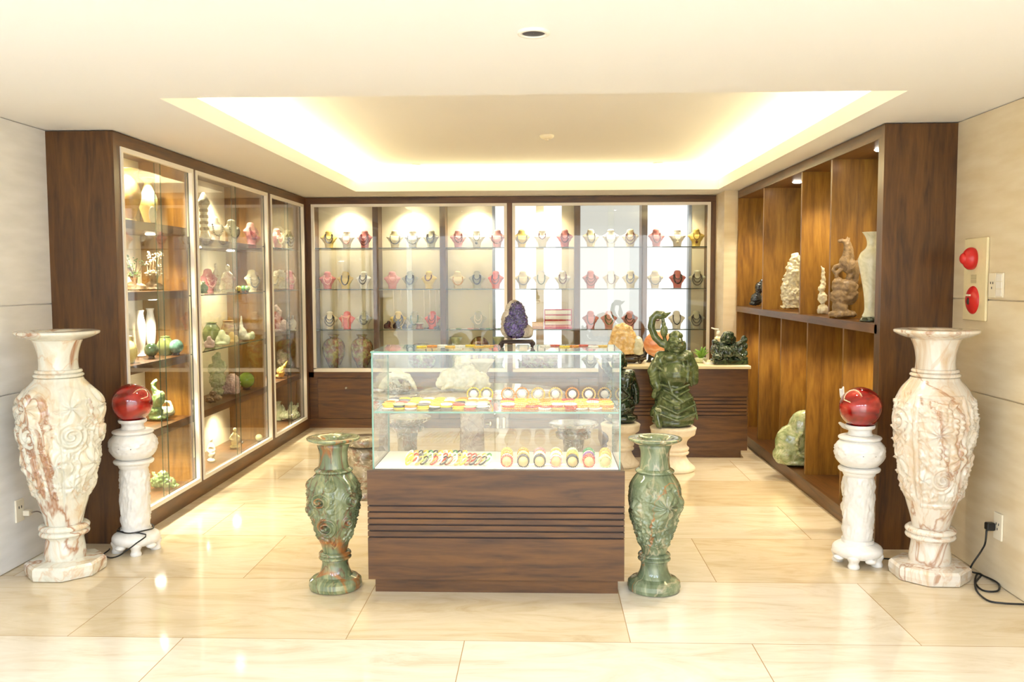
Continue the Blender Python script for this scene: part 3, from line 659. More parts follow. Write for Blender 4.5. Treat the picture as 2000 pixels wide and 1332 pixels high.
f4 = flower_fn(flg2, 0.12, (0.22, 0.57, 0.009, 28, lambda a, z: 1.0 if z < 0.42 or abs(wrap(a-fa-0.3)) < 0.6 else 0.35))
onyx_vase(GV2, small_profile(), 'knee-high grey-green onyx vase carved with a chrysanthemum, near the dark jade statue', ONYXG2, f4, seg=230, step=18, group=('carved_floor_vase', 'small green onyx vases flanking the showcase'))

# ================================================================== WHITE PEDESTALS WITH RED GLOBES
def pedestal(loc, label, glabel, mat, rot):
    t = thing('carved_stone_pedestal', loc, label, 'pedestal', 'white carved pedestals carrying red globes')
    b = MB(); b.lathe(pl([(0.06, 0.045), (0.107, 0.047), (0.130, 0.062), (0.136, 0.082), (0.128, 0.104), (0.10, 0.12), (0.085, 0.126), (0.01, 0.127)], 3), loc, 48); o = b.build('foot_plate', WSTONE, t)
    for k in range(4):
        a = rot+k*math.pi/2; b = MB(); c = (loc[0]+math.cos(a)*0.105, loc[1]+math.sin(a)*0.105)
        b.lathe(pl([(0.030, 0.0), (0.032, 0.012), (0.026, 0.03), (0.036, 0.055), (0.03, 0.07), (0.005, 0.071)], 3), (c[0], c[1], 0), 16); b.build('foot', WSTONE, t)
    for k in range(4):
        a = rot+math.pi/4+k*math.pi/2; b = MB(); c = (loc[0]+math.cos(a)*0.118, loc[1]+math.sin(a)*0.118, 0.046)
        b.ell(c, (0.03, 0.03, 0.016), 12, 8); b.build('scalloped_apron', WSTONE, t)
    fn = flower_fn([(a0, z0, 0.045, 5, 0.007, 'rose') for a0, z0 in ((-1.9, 0.2), (-1.2, 0.28), (-1.9, 0.36), (-1.25, 0.43), (-2.5, 0.3), (-0.6, 0.36))], 0.08, (0.15, 0.5, 0.007, 26, lambda a, z: 1))
    b = MB(); b.lathe(pl([(0.086, 0.12), (0.086, 0.145), (0.078, 0.15), (0.078, 0.35), (0.078, 0.50), (0.083, 0.505), (0.083, 0.53), (0.01, 0.531)], 14), loc, 96, fn=fn); b.build('column', WSTONE, t)
    b = MB(); b.lathe(pl([(0.08, 0.525), (0.105, 0.53), (0.113, 0.542), (0.108, 0.552), (0.08, 0.558), (0.01, 0.56)], 4), loc, 48); b.build('flange', WSTONE, t)
    fn2 = flower_fn([], 0.13, (0.58, 0.70, 0.005, 30, lambda a, z: 1))
    b = MB(); b.lathe(pl([(0.07, 0.555), (0.095, 0.562), (0.121, 0.59), (0.132, 0.63), (0.128, 0.67), (0.110, 0.70), (0.101, 0.708), (0.114, 0.713), (0.114, 0.724), (0.10, 0.730), (0.075, 0.733), (0.01, 0.734)], 8), loc, 96, fn=fn2); jar = b.build('jar', WSTONE, t)
    for (a, z) in ((-1.75, 0.635), (-1.25, 0.635)):
        h = MB(); h.ell((loc[0]+math.cos(a)*0.131, loc[1]+math.sin(a)*0.131, z), (0.006, 0.004, 0.005), 8, 6); h.build('pierced_hole', BLACKP, jar)
    b = MB(); b.lathe(pl([(0.07, 0.734), (0.062, 0.750), (0.064, 0.765), (0.076, 0.773), (0.080, 0.784), (0.076, 0.792), (0.064, 0.784), (0.045, 0.768), (0.02, 0.762)], 4), loc, 40); b.build('ring_stand', WSTONE, t)
    g = MB(); g.ell((loc[0], loc[1], 0.887), (0.115, 0.115, 0.115), 48, 32)
    tag(g.build('red_crystal_globe', mat), glabel, 'globe', 'red crystal globes on white pedestals')
LP = (-2.423, 5.111, 0); RP = (1.773, 4.977, 0)
pedestal(LP, 'white carved stone pedestal with a black cord round its foot, before the glass cabinet', 'deep red polished crystal globe on the pedestal before the glass cabinet', RED1, 0.4)
pedestal(RP, 'white carved stone pedestal without cord, before the open wooden shelving', 'paler red polished crystal globe on the pedestal before the open shelving', RED2, -0.5)

# ================================================================== GLASS SHOWCASE
SY0, SY1 = 4.424, 4.93; SX0, SX1 = -0.8945, 0.412; ZB = 0.641; ZT = 1.245
sc = thing('glass_showcase', ((SX0+SX1)/2, 4.68, 0), 'glass showcase on a grooved dark wooden base full of bangles, in the middle', 'showcase')
b = MB(); b.box(SX0+0.03, SX1-0.03, SY0+0.03, SY1-0.03, 0, 0.075); b.build('toe_kick', WOODH, sc)
cab_b = MB(); g0, n, gh = 0.295, 6, 0.0325
cab_b.box(SX0, SX1, SY0, SY1, 0.075, g0-0.0045)
cab_b.box(SX0, SX1, SY0, SY1, g0+gh*5+0.0045, ZB)
for k in range(5): cab_b.box(SX0, SX1, SY0, SY1, g0+gh*k+0.0045, g0+gh*(k+1)-0.0045)
cab_b.build('wooden_base', WOODH, sc)
gb = MB(); gb.box(SX0+0.008, SX1-0.008, SY0+0.008, SY1-0.008, g0-0.006, g0+gh*5+0.006); gb.build('groove_backing', DARKW, sc)
GX0, GX1, GY0, GY1 = SX0+0.025, SX1-0.02, SY0+0.02, SY1-0.02
MB().box(GX0+0.01, GX1-0.01, GY0+0.01, GY1-0.01, ZB, ZB+0.006).build('white_display_board', WHITEF, sc)
def pn(name, *a): return MB().pane(*a).build(name, [GLASS, GEDGE], sc)
GM = onY(966.5, 800, GY0).x
pn('front_pane', GX0, GM-0.002, GY0, GY0+0.007, ZB, ZT-0.008); pn('front_pane', GM+0.002, GX1, GY0, GY0+0.007, ZB, ZT-0.008)
pn('side_pane', GX0, GX0+0.007, GY0+0.008, GY1, ZB, ZT-0.008); pn('side_pane', GX1-0.007, GX1, GY0+0.008, GY1, ZB, ZT-0.008)
pn('top_pane', GX0-0.003, GX1+0.003, GY0-0.003, GY1+0.003, ZT-0.008, ZT)
SHZ = 0.937
pn('glass_shelf', GX0+0.01, GX1-0.01, GY0+0.012, GY1-0.03, SHZ-0.009, SHZ)
d1 = pn('sliding_door', GX0+0.01, GM+0.05, GY1-0.014, GY1-0.008, ZB+0.006, ZT-0.012); d2 = pn('sliding_door', GM-0.01, GX1-0.01, GY1-0.024, GY1-0.018, ZB+0.006, ZT-0.012)
for d, u in ((d1, 972.5), (d2, 984.5)):
    q = onY(u, 826, GY1-0.03); h = MB(); h.tube([(q.x, q.y, q.z-0.024), (q.x, q.y, q.z+0.024)], 0.0075, 10); h.ell((q.x, q.y, q.z-0.024), (0.0075,)*3, 10, 6); h.ell((q.x, q.y, q.z+0.024), (0.0075,)*3, 10, 6)
    h.build('door_handle', WHITEF, d)
q = onY(958, 828, GY1-0.03); h = MB(); h.tube([(q.x-0.03, q.y, q.z), (q.x, q.y, q.z)], 0.003, 8); h.ell((q.x, q.y, q.z), (0.008, 0.005, 0.014), 10, 8); h.build('door_lock', METAL, d1)
for z in (ZT-0.014,):
    b = MB(); b.box(GX0+0.012, GX1-0.012, GY0+0.010, GY0+0.018, z-0.002, z+0.003); b.build('light_strip', STRIPE_E, sc)
area_light('showcase_lamp', ((GX0+GX1)/2, GY0+0.03, ZT-0.022), (-0.35, 0, 0), GX1-GX0-0.05, 0.012, 2.6, (1, 0.92, 0.72))
area_light('showcase_lamp', ((GX0+GX1)/2, GY0+0.035, SHZ-0.015), (-0.35, 0, 0), GX1-GX0-0.05, 0.012, 2.2, (1, 0.92, 0.72))
# amethyst geode on its stand, on the glass top
AM = marble('amethyst', [(0.34, rgb(16, 6, 30)), (0.5, rgb(44, 22, 76)), (0.64, rgb(78, 52, 116)), (0.82, rgb(170, 150, 190))], [], 26, 0.08, coat=0.8, bump=1.0, bumpscale=90)
ROCKM = marble('geode_rind', [(0.3, rgb(140, 122, 100)), (0.6, rgb(186, 172, 150)), (0.8, rgb(214, 204, 190))], [], 12, 0.6, coat=0, bump=0.6)
al = (onY(1010, 660, 4.70).x, 4.70, ZT)
kk = F/4.70
st = thing('carved_rock_stand', al, 'small dark carved wooden stand under the purple amethyst on the showcase top', 'stand')
b = MB(); b.box(al[0]-0.082, al[0]+0.086, al[1]-0.05, al[1]+0.05, ZT+0.024, ZT+0.040, bev=0.005); b.build('platform', DARKW, st)
for sx in (-1, 1):
    for sy in (-1, 1):
        b = MB(); x = al[0]+sx*0.075; y = al[1]+sy*0.042
        b.tube([(x, y, ZT+0.03), (x+sx*0.010, y, ZT+0.018), (x+sx*0.004, y, ZT+0.008), (x+sx*0.012, y, ZT+0.004)], [0.012, 0.013, 0.008, 0.0045], 10); b.build('foot', DARKW, st)
am = thing('amethyst_geode', (al[0], al[1], ZT+0.040), 'purple amethyst geode with a grey rind standing on the showcase top', 'geode')
q = PX((al[0], al[1], ZT+0.040), 1010, 661)
blob('rind', [q.e(1010, 642, 33, 16, 20), q.e(1004, 625, 26, 28, 18), q.e(1005, 603, 19, 20, 14, rot=0.1), q.e(1028, 646, 14, 12, 14), q.e(990, 637, 11, 20, 12)], ROCKM, am, 0.005, 0.012, 0.02, 3)
blob('crystal_face', [q.e(1002, 632, 18, 24, 13, y=-12), q.e(1010, 606, 16, 21, 12, y=-9), q.e(1016, 624, 15, 24, 12, y=-10), q.e(1008, 644, 17, 13, 10, y=-15)], AM, am, 0.003, 0.018, 0.006, 0)
# --- bangles and bracelets
def torus_mb(R, r, n=28, m=8, beads=0):
    b = MB()
    if beads:
        for i in range(beads):
            a = 2*math.pi*i/beads; b.ell((R*math.cos(a), R*math.sin(a), 0), (r, r, r), 7, 5)
        b.tube([(R*math.cos(2*math.pi*i/n), R*math.sin(2*math.pi*i/n), 0) for i in range(n)], r*0.45, 5, closed=True)
    else: b.tube([(R*math.cos(2*math.pi*i/n), R*math.sin(2*math.pi*i/n), 0) for i in range(n)], r, m, closed=True)
    return b
def stone(name, c): return plain('bangle_'+name, rgb(*c), 0.12, coat=0.6, var=0.12, scale=60)
BC = {'yellow': (236, 206, 60), 'amber': (226, 140, 30), 'white': (244, 238, 222), 'black': (44, 36, 34), 'red': (196, 70, 50), 'green': (70, 136, 74), 'pale_green': (196, 214, 150), 'grey': (120, 112, 110), 'gold': (226, 186, 90), 'pink': (228, 150, 150), 'purple': (130, 80, 140), 'brown': (140, 84, 44)}
BM = {k: stone(k, c) for k, c in BC.items()}
bang = tag(torus_mb(0.030, 0.0052).build('bangle', BM['yellow']), 'x', 'bangle')
brac = tag(torus_mb(0.031, 0.0048, beads=20).build('bead_bracelet', BM['gold']), 'x', 'bracelet')
protos = [bang, brac]
def putring(proto, loc, rot, mat, label, group, scale=1.0):
    o = proto.copy(); COL.objects.link(o); o.location = loc; o.rotation_euler = rot; o.scale = (scale,)*3
    setmat(o, BM[mat]); o['label'] = label; o['group'] = group
    return o
ringpos = [(925, 769, 'yellow'), (950, 770, 'yellow'), (992, 771, 'amber'), (1020, 770, 'amber'), (1051, 766, 'gold'), (1085, 769, 'gold'), (1118, 767, 'amber'), (1150, 767, 'gold'), (1183, 769, 'gold'), (1209, 770, 'gold')]
names10 = ['first', 'second', 'third', 'fourth', 'fifth', 'sixth', 'seventh', 'eighth', 'ninth', 'last']
for i, (u, v, c) in enumerate(ringpos):
    q = onY(u, v, 4.83); q.x = min(q.x, GX1-0.055)
    zc = SHZ+0.042
    putring(brac, (q.x, q.y, zc), (math.radians(75), 0, 0), c, '%s bead bracelet propped upright on a round pad, %s from the stone bangles side' % (c, names10[i]), 'upright bracelets on the upper shelf', 1.12)
    pd = MB(); pd.tube([(q.x, q.y+0.004, zc), (q.x, q.y-0.004, zc+0.001)], 0.021, 20); pd.tube([(q.x, q.y, zc-0.01), (q.x, q.y+0.03, SHZ+0.005)], 0.004, 6)
    tag(pd.build('bracelet_pad', WHITEF), 'white round pad inside the %s upright bracelet from the stone bangles side' % names10[i], 'pad', 'round pads holding the upright bracelets')
upcol = ['yellow', 'yellow', 'black', 'red', 'white', 'yellow', 'grey', 'white', 'black', 'yellow', 'amber', 'white']
def pile(x0, x1, y0, y1, z, nx, ny, cols, proto, label, group, scale=1.0, tilt=0.25, stack=1):
    for j in range(ny):
        for i in range(nx):
            for s in range(stack):
                x = x0+(x1-x0)*(i+0.5+random.uniform(-.12, .12))/nx; y = y0+(y1-y0)*(j+0.5)/ny
                c = random.choice(cols) if callable(cols) is False else cols(i, j)
                r = 0.0055*scale*proto_r
                putring(proto, (x, y, z+0.0015+0.006*scale+s*0.0105*scale+0.035*abs(math.sin(tilt))*scale), (tilt, random.uniform(-.05, .05), random.uniform(0, 3)) if not tilt else (tilt, 0, 0), c, label(c) if callable(label) else label, group, scale)
proto_r = 1
lab = lambda c: '%s stone bangle lying flat on the upper glass shelf, stone bangles half' % c.replace('_', ' ')
pile(GX0+0.04, GM-0.04, GY0+0.05, GY1-0.13, SHZ, 9, 4, ['yellow', 'yellow', 'white', 'black', 'amber', 'white', 'white', 'grey', 'yellow', 'pale_green', 'red'], bang, lab, 'stone bangles lying on the upper shelf', 0.95, 0.0, 3)
lab2 = lambda c: '%s bead bracelet lying flat on the upper glass shelf below the upright bracelets' % c
pile(GM+0.03, GX1-0.03, GY0+0.05, GY1-0.17, SHZ, 9, 3, ['gold', 'gold', 'yellow', 'amber', 'gold', 'white', 'red'], brac, lab2, 'bead bracelets lying on the upper shelf', 1.0, 0.0, 3)
ZL = ZB+0.006
lab3 = lambda c: '%s stone bangle leaning in a row on the lower board of the showcase' % c.replace('_', ' ')
for j, y in enumerate((GY0+0.07, GY0+0.15, GY0+0.23)):
    for i in range(17 if j < 2 else 12):
        x = onY(800+i*9.5, 905, y).x
        c = random.choice(['yellow', 'pale_green', 'green', 'white', 'red', 'brown', 'black', 'gold', 'grey'])
        if x < GM-0.035: putring(bang, (x, y, ZL+0.0265), (math.radians(22), math.radians(-42), 0), c, lab3(c), 'leaning bangles on the lower board', 0.85)
lab4 = lambda c: '%s bead bracelet rolled on the lower board, bracelet half of the showcase' % c
rows = [(GY0+0.06, ['red', 'black', 'black', 'pink', 'black', 'red', 'pale_green']), (GY0+0.15, ['amber', 'gold', 'white', 'white', 'gold', 'purple', 'gold']), (GY0+0.24, ['gold', 'amber', 'pink', 'gold', 'pale_green', 'green', 'gold'])]
for j, (y, cs) in enumerate(rows):
    for i, c in enumerate(cs):
        x = onY(990+i*32, 895, y).x
        pdx = MB(); pdx.tube([(x, y-0.026, ZL+0.028), (x, y+0.026, ZL+0.028)], 0.0255, 18)
        tag(pdx.build('bracelet_roll', plain('roll_velvet', rgb(206, 176, 120), 0.8)), 'tan padded roll holding bracelets on the lower board of the showcase', 'display roll', 'bracelet rolls on the lower board')
        for s, dy in enumerate((-0.024, -0.010, 0.004, 0.018)):
            cc = c if s % 2 == 0 else random.choice(['gold', c, 'white', c])
            putring(brac, (x, y+dy, ZL+0.031), (math.pi/2, random.random(), 0), cc, lab4(cc), 'bracelets rolled on the lower board', 0.92)
# ring and bead pieces lying on the glass top
for i in range(20):
    x = GX0+0.22+i*0.051; c = random.choice(['gold', 'yellow', 'white', 'amber', 'red', 'gold'])
    if not (al[0]-0.13 < x < al[0]+0.13): putring(brac, (x, 4.72+0.04*(i % 3), ZT+0.004), (0, 0, i), c, '%s bead bracelet lying on the glass top of the showcase' % c, 'bracelets on the showcase top', 0.8)
for o in protos: bpy.data.objects.remove(o)
# ================================================================== FURNITURE AND STATUES IN THE MIDDLE
def lathe_thing(name, loc, label, cat, parts, group=None, seg=40, n=4):
    t = thing(name, loc, label, cat, group)
    for pn_, prof, mat in parts:
        b = MB(); b.lathe(pl(prof, n) if n > 1 else prof, loc, seg); b.build(pn_, mat, t)
    return t
PEDP = [(0.176, 0), (0.186, 0.012), (0.182, 0.032), (0.150, 0.06), (0.118, 0.105), (0.110, 0.135), (0.128, 0.140), (0.134, 0.155), (0.122, 0.168), (0.130, 0.176), (0.134, 0.192), (0.120, 0.206), (0.114, 0.225), (0.124, 0.26), (0.158, 0.292), (0.180, 0.305), (0.187, 0.335), (0.180, 0.372), (0.01, 0.373)]
BL = (onY(1315, 800, 7.45).x, 7.45, 0); BS = (onY(1212, 800, 7.62).x, 7.62, 0)
lathe_thing('stone_pedestal', BL, 'cream turned stone pedestal under the tall standing laughing monk', 'pedestal', [('turned_pedestal', PEDP, CREAMST)], 'cream turned pedestals under the jade monks', 48, 3)
lathe_thing('stone_pedestal', BS, 'cream turned stone pedestal under the smaller dark monk, half behind the showcase', 'pedestal', [('turned_pedestal', [(r*0.88, z) for r, z in PEDP], CREAMST)], 'cream turned pedestals under the jade monks', 48, 3)
t = thing('jade_monk_statue', (BL[0], BL[1], 0.373), 'tall green jade statue of a standing laughing monk holding a gourd on a hooked staff', 'statue')
q = PX((BL[0], BL[1], 0.373), 1316, 826)
def folds(q, rows, r=2.2):
    return [q.c(*[(u, v, r, y) for (u, v, y) in row]) for row in rows]
body = [q.e(1316, 800, 46, 28, 36), q.e(1318, 778, 39, 30, 32), q.e(1316, 817, 42, 12, 34), q.e(1316, 750, 31, 30, 24), q.e(1318, 722, 34, 27, 29, y=-6),
        q.e(1316, 695, 34, 20, 22), q.c((1290, 690, 12), (1343, 688, 12)), q.c((1290, 694, 13), (1277, 718, 13, -4), (1280, 740, 10, -14)), q.e(1283, 747, 7, 9, 7, y=-18),
        q.c((1280, 748, 4, -16), (1277, 765, 6, -12)), q.c((1284, 702, 11, 6), (1280, 738, 11, 6), (1292, 772, 9, 6)), q.c((1343, 692, 12), (1353, 712, 12, 2), (1355, 736, 10, 0)),
        q.c((1347, 698, 9, 10), (1350, 740, 7, 8)), q.e(1307, 690, 14, 8, 8, y=-18), q.e(1330, 690, 13, 8, 8, y=-18)]
body += folds(q, [[(1283, 708, -18), (1300, 722, -24), (1318, 728, -30)], [(1338, 690, -20), (1342, 712, -26), (1338, 735, -30)], [(1291, 742, -22), (1315, 752, -30), (1342, 742, -24)], [(1294, 752, -22), (1318, 764, -30), (1342, 752, -24)],
                  [(1290, 766, -24), (1318, 780, -34), (1348, 766, -28)], [(1285, 782, -30), (1318, 796, -38), (1352, 780, -32)], [(1285, 798, -34), (1318, 810, -38), (1354, 796, -34)], [(1276, 790, -28), (1282, 812, -32)], [(1352, 775, -26), (1358, 808, -26)],
                  [(1302, 735, -26), (1310, 760, -30), (1330, 775, -34)], [(1330, 700, -24), (1344, 722, -24), (1348, 745, -16)]], 2.6)
body += [q.c((1281, 800, 7, -28), (1285, 820, 7, -30)), q.e(1318, 784, 8, 5, 8, y=-36)]
blob('robed_body', body, DJADE, t, 0.006, 0.004, 0.03, 3)
head = [q.e(1318, 664, 16, 18, 16, y=-6), q.e(1318, 674, 17, 10, 14, y=-8), q.e(1319, 649, 14, 9, 13, y=-4), q.e(1319, 643, 8, 5, 8, y=-4), q.e(1301, 670, 4, 12, 5), q.e(1336, 670, 4, 12, 5), q.e(1318, 665, 3.4, 4, 4, y=-23),
        q.e(1310, 668, 5.5, 4.5, 4, y=-19), q.e(1326, 668, 5.5, 4.5, 4, y=-19), q.e(1311, 659, 5.5, 1.6, 3, y=-20), q.e(1325, 659, 5.5, 1.6, 3, y=-20), q.e(1318, 673.5, 7, 1.4, 3, y=-21.5), q.e(1318, 678, 6, 2, 3, y=-21.5), q.e(1318, 684, 7, 4, 5, y=-16)]
blob('head', head, DJADE, t, 0.0045, 0.003, 0.02, 1)
blob('hooked_staff', [q.c((1312, 672, 7, 4), (1292, 664, 7, 4), (1280, 652, 7.2, 4), (1272, 632, 7.2, 4), (1275, 615, 7, 4), (1284, 606, 6.4, 3), (1294, 607, 6, 3)), q.e(1289, 609, 13, 8, 7, y=3), q.c((1298, 610, 5, 3), (1309, 604, 1.6, 3))], DJADE, t, 0.005, 0.003, 0.02, 2)
blob('gourd', [q.e(1297, 640, 7.5, 12.5, 7.5, y=2), q.e(1296, 626, 4.5, 5, 4.5, y=2), q.c((1294, 612, 3.2, 3), (1296, 626, 3.4, 2)), q.c((1297, 648, 4, 2), (1300, 662, 4, 3))], DJADE, t, 0.004, 0.0, 0.02, 2)
t = thing('jade_monk_statue', (BS[0], BS[1], 0.373), 'smaller blackish green jade statue of a standing monk, partly behind the showcase glass', 'statue')
q = PX((BS[0], BS[1], 0.373), 1212, 832)
body = [q.e(1213, 822, 34, 11, 28), q.e(1212, 800, 28, 26, 24), q.e(1212, 770, 23, 30, 20), q.e(1214, 745, 26, 20, 20), q.c((1196, 735, 10), (1231, 736, 10)), q.c((1196, 738, 9), (1183, 722, 8), (1180, 706, 6)), q.c((1232, 738, 9, 2), (1241, 765, 8, 2), (1243, 792, 6, 2)),
        q.c((1190, 760, 8), (1186, 790, 8))] + folds(q, [[(1200, 740, -16), (1212, 760, -22), (1228, 775, -20)], [(1196, 775, -16), (1212, 788, -24), (1230, 778, -18)], [(1192, 800, -20), (1212, 810, -28), (1236, 798, -22)], [(1226, 742, -16), (1222, 765, -20)]], 2.4)
blob('robed_body', body, DJADE2, t, 0.007, 0.010, 0.03, 2)
blob('head', [q.e(1209, 712, 13, 15, 13), q.e(1210, 701, 11, 9, 11), q.e(1209, 713, 3, 4, 4, y=-14), q.e(1196, 714, 3, 9, 4), q.e(1222, 714, 3, 9, 4), q.e(1209, 721, 6, 3, 4, y=-11)], DJADE2, t, 0.005, 0.003, 0.02, 1)
blob('raised_branch', [q.e(1181, 698, 9, 8, 8), q.c((1181, 700, 6), (1176, 688, 3)), q.c((1184, 700, 5), (1188, 688, 3)), q.e(1190, 706, 6, 6, 6)], DJADE2, t, 0.005, 0.02, 0.012, 1)
# --- stone tables and stools
TB = (onY(960, 760, 6.78).x, 6.78, 0)
tb = thing('round_stone_table', TB, 'large round pinkish stone table standing behind the showcase', 'table')
MB().lathe([(0.01, 0.685), (0.52, 0.685), (0.565, 0.70), (0.572, 0.72), (0.565, 0.742), (0.545, 0.75), (0.01, 0.75)], TB, 64).build('tabletop', TABLEST, tb)
c = (onY(922, 840, 6.78).x, 6.78, 0)
MB().lathe(pl([(0.13, 0), (0.135, 0.03), (0.105, 0.08), (0.098, 0.3), (0.095, 0.6), (0.16, 0.684), (0.01, 0.685)], 3), c, 40).build('column', TABLEST, tb)
def stool(u, Y, z, r, label, kind):
    L = (onY(u, 800, Y).x, Y, 0)
    t = thing('stone_stool', L, label, 'stool', 'stone stools around the stone table')
    if kind == 'mush':
        MB().lathe(pl([(r*0.5, z-0.13), (r*0.70, z-0.12), (r*0.72, z-0.08), (r*0.62, z-0.065), (r*0.9, z-0.03), (r, z-0.02), (r, z-0.008), (r*0.94, z), (0.01, z+0.001)], 3), L, 40).build('seat', STOOLST, t)
        MB().lathe(pl([(r*0.62, 0), (r*0.65, 0.02), (r*0.45, 0.06), (r*0.40, z*0.5), (r*0.42, z-0.125), (0.01, z-0.12)], 3), L, 32).build('pedestal_foot', STOOLST, t)
    else:
        MB().lathe(pl([(r*0.8, 0), (r*0.84, 0.02), (r*0.8, 0.05), (r*0.86, 0.12), (r*0.95, z*0.6), (r*0.86, z-0.07), (0.01, z-0.06)], 3), L, 40).build('drum_body', STOOLST, t)
        MB().lathe([(r*0.8, z-0.062), (r, z-0.05), (r*1.02, z-0.03), (r, z-0.008), (r*0.94, z), (0.01, z+0.001)], L, 40).build('seat', STOOLST, t)
stool(795, 7.45, 0.45, 0.205, 'mushroom shaped grey marble stool on the floor beyond the round table, corner side', 'mush')
stool(1120, 7.15, 0.45, 0.20, 'mushroom shaped grey stool with a carved rim, nearest the smaller dark monk', 'mush')
stool(714, 6.45, 0.45, 0.15, 'grey brown marble drum stool just outside the showcase, behind the rose vase', 'drum')
stool(846, 5.95, 0.40, 0.13, 'low brown veined stool in front of the round table, corner side of its column', 'drum')
stool(1030, 5.95, 0.42, 0.14, 'low grey veined stool in front of the round table, statue side of its column', 'drum')
L = (onY(776, 760, 6.95).x, 6.95, 0)
t = thing('stone_side_table', L, 'small round mossy grey stone table carrying the arched geode', 'table')
MB().lathe([(0.01, 0.67), (0.17, 0.67), (0.205, 0.685), (0.21, 0.70), (0.2, 0.71), (0.01, 0.711)], L, 48).build('tabletop', STOOLST, t)
L2 = (onY(739, 840, 6.95).x+0.03, 6.95, 0)
MB().lathe(pl([(0.09, 0), (0.092, 0.03), (0.062, 0.07), (0.06, 0.4), (0.066, 0.66), (0.01, 0.67)], 3), L2, 32).build('column', TABLEST, t)
q = PX((L[0], L[1], 0.711), 778, 757)
g = thing('arched_geode', (L[0], L[1], 0.711), 'arched grey and white geode shell standing on the small stone table', 'geode')
blob('outer_shell', [q.c((745, 751, 6), (752, 736, 7), (765, 724, 8), (782, 720, 9), (798, 725, 8), (808, 738, 6), (814, 748, 4)), q.e(770, 742, 12, 14, 16, y=10), q.e(795, 745, 12, 11, 14, y=12)], MILKJ, g, 0.006, 0.015, 0.02, 1)
blob('dark_crystals', [q.e(768, 745, 12, 11, 8, y=-8), q.e(796, 742, 9, 12, 8, y=-6), q.e(785, 750, 12, 6, 8, y=-8)], STOOLST, g, 0.005, 0.02, 0.012, 0)
q = PX((onY(905, 740, 6.85).x, 6.85, 0.75), 905, 754)
m = thing('milky_jade_lion', (q.loc.x, q.loc.y, 0.75), 'milky pale jade crouching lion carving on the large round stone table', 'carving')
blob('crouching_body', [q.e(885, 732, 30, 22, 22), q.e(866, 740, 16, 14, 16), q.e(922, 734, 34, 20, 22), q.e(908, 716, 24, 16, 18), q.e(942, 742, 18, 12, 16), q.c((880, 742, 8, -20), (870, 750, 7, -22)), q.c((925, 740, 8, -22), (915, 750, 7, -24)), q.e(905, 750, 50, 5, 24)], MILKJ, m, 0.008, 0.03, 0.04, 3)
blob('head', [q.e(904, 700, 17, 14, 15), q.e(897, 704, 9, 8, 9, y=-12), q.e(914, 694, 6, 7, 6), q.e(893, 694, 5, 6, 6)], MILKJ, m, 0.006, 0.02, 0.02, 2)
L = (onY(941, 740, 7.05).x, 7.05, 0.75)
lathe_thing('trumpet_vase', L, 'pale trumpet shaped jade vase behind the milky lion on the stone table', 'vase', [('flared_body', [(0.06, 0), (0.062, 0.01), (0.03, 0.03), (0.032, 0.08), (0.055, 0.14), (0.095, 0.2), (0.105, 0.215), (0.098, 0.214), (0.05, 0.14), (0.02, 0.09)], MILKJ)])
# --- reception desk
DY0, DY1, DZ = 7.95, 8.55, 0.835
DX0, DX1 = onY(1177, 717, DY0).x, onY(1461, 760, DY0).x
dk = thing('reception_desk', ((DX0+DX1)/2, 8.2, 0), 'dark wooden reception desk with a cream top and grooved front, behind the monk statues', 'desk')
b = MB(); gs = [0.387+0.0332*i for i in range(6)]
b.box(DX0, DX1, DY0, DY1, 0.07, gs[0]-0.004)
for i in range(5): b.box(DX0, DX1, DY0, DY1, gs[i]+0.004, gs[i+1]-0.004)
b.box(DX0, DX1, DY0, DY1, gs[5]+0.004, DZ-0.028); b.build('grooved_front', WOODH, dk)
MB().box(DX0+0.008, DX1-0.008, DY0+0.008, DY1-0.008, gs[0]-0.01, gs[5]+0.01).build('groove_backing', DARKW, dk)
MB().box(DX0+0.03, DX1-0.05, DY0+0.03, DY1-0.03, 0, 0.07).build('toe_kick', WOODH, dk)
MB().box(DX0-0.01, DX1+0.02, DY0-0.02, DY1+0.01, DZ-0.028, DZ, bev=0.004).build('desktop', plain('cream_laminate', rgb(238, 222, 182), 0.3), dk)
def dloc(u, Y): return (onY(u, 700, Y).x, Y, DZ)
def vof(z, Y): return 548+(CH-z)*F/Y
L = dloc(1232, 8.2); q = PX(L, 1232, vof(DZ, 8.2)); random.seed(3)
rt = [q.e(1232, 700, 22, 9, 14)]
for i in range(26):
    a = random.uniform(0, 6.28); u = 1232+random.uniform(-24, 24); v = random.uniform(694, 708)
    rt.append(q.c((u, v, 3.2, random.uniform(-10, 6)), (u+math.cos(a)*8, v-abs(math.sin(a))*7-1, 1.6, random.uniform(-14, 6))))
tag(blob('gnarled_root_stand', rt, plain('black_brown_root', rgb(38, 22, 14), 0.2, coat=0.6), None, 0.005, 0.006, 0.01, 0), 'black gnarled root stand under the golden citrine on the desk', 'stand')
L2 = (L[0], L[1], DZ+0.07); q = PX(L2, 1232, vof(DZ+0.07, 8.2))
ct = thing('citrine_rock', L2, 'large golden translucent citrine rock on a black root stand on the desk', 'rock')
blob('main_crystal', [q.e(1216, 660, 24, 30, 18), q.e(1208, 678, 22, 20, 18), q.e(1225, 668, 20, 28, 16), q.e(1232, 688, 18, 8, 14)], CITR, ct, 0.007, 0.03, 0.04, 2)
blob('side_crystal', [q.e(1245, 678, 11, 22, 12, y=-4), q.e(1248, 690, 8, 10, 10, y=-4)], MILKJ, ct, 0.006, 0.02, 0.03, 1)
L = dloc(1288, 8.3); q = PX(L, 1288, vof(DZ, 8.3))
s = thing('slab_stand', L, 'black forked stand under the orange crystal disc on the desk', 'stand')
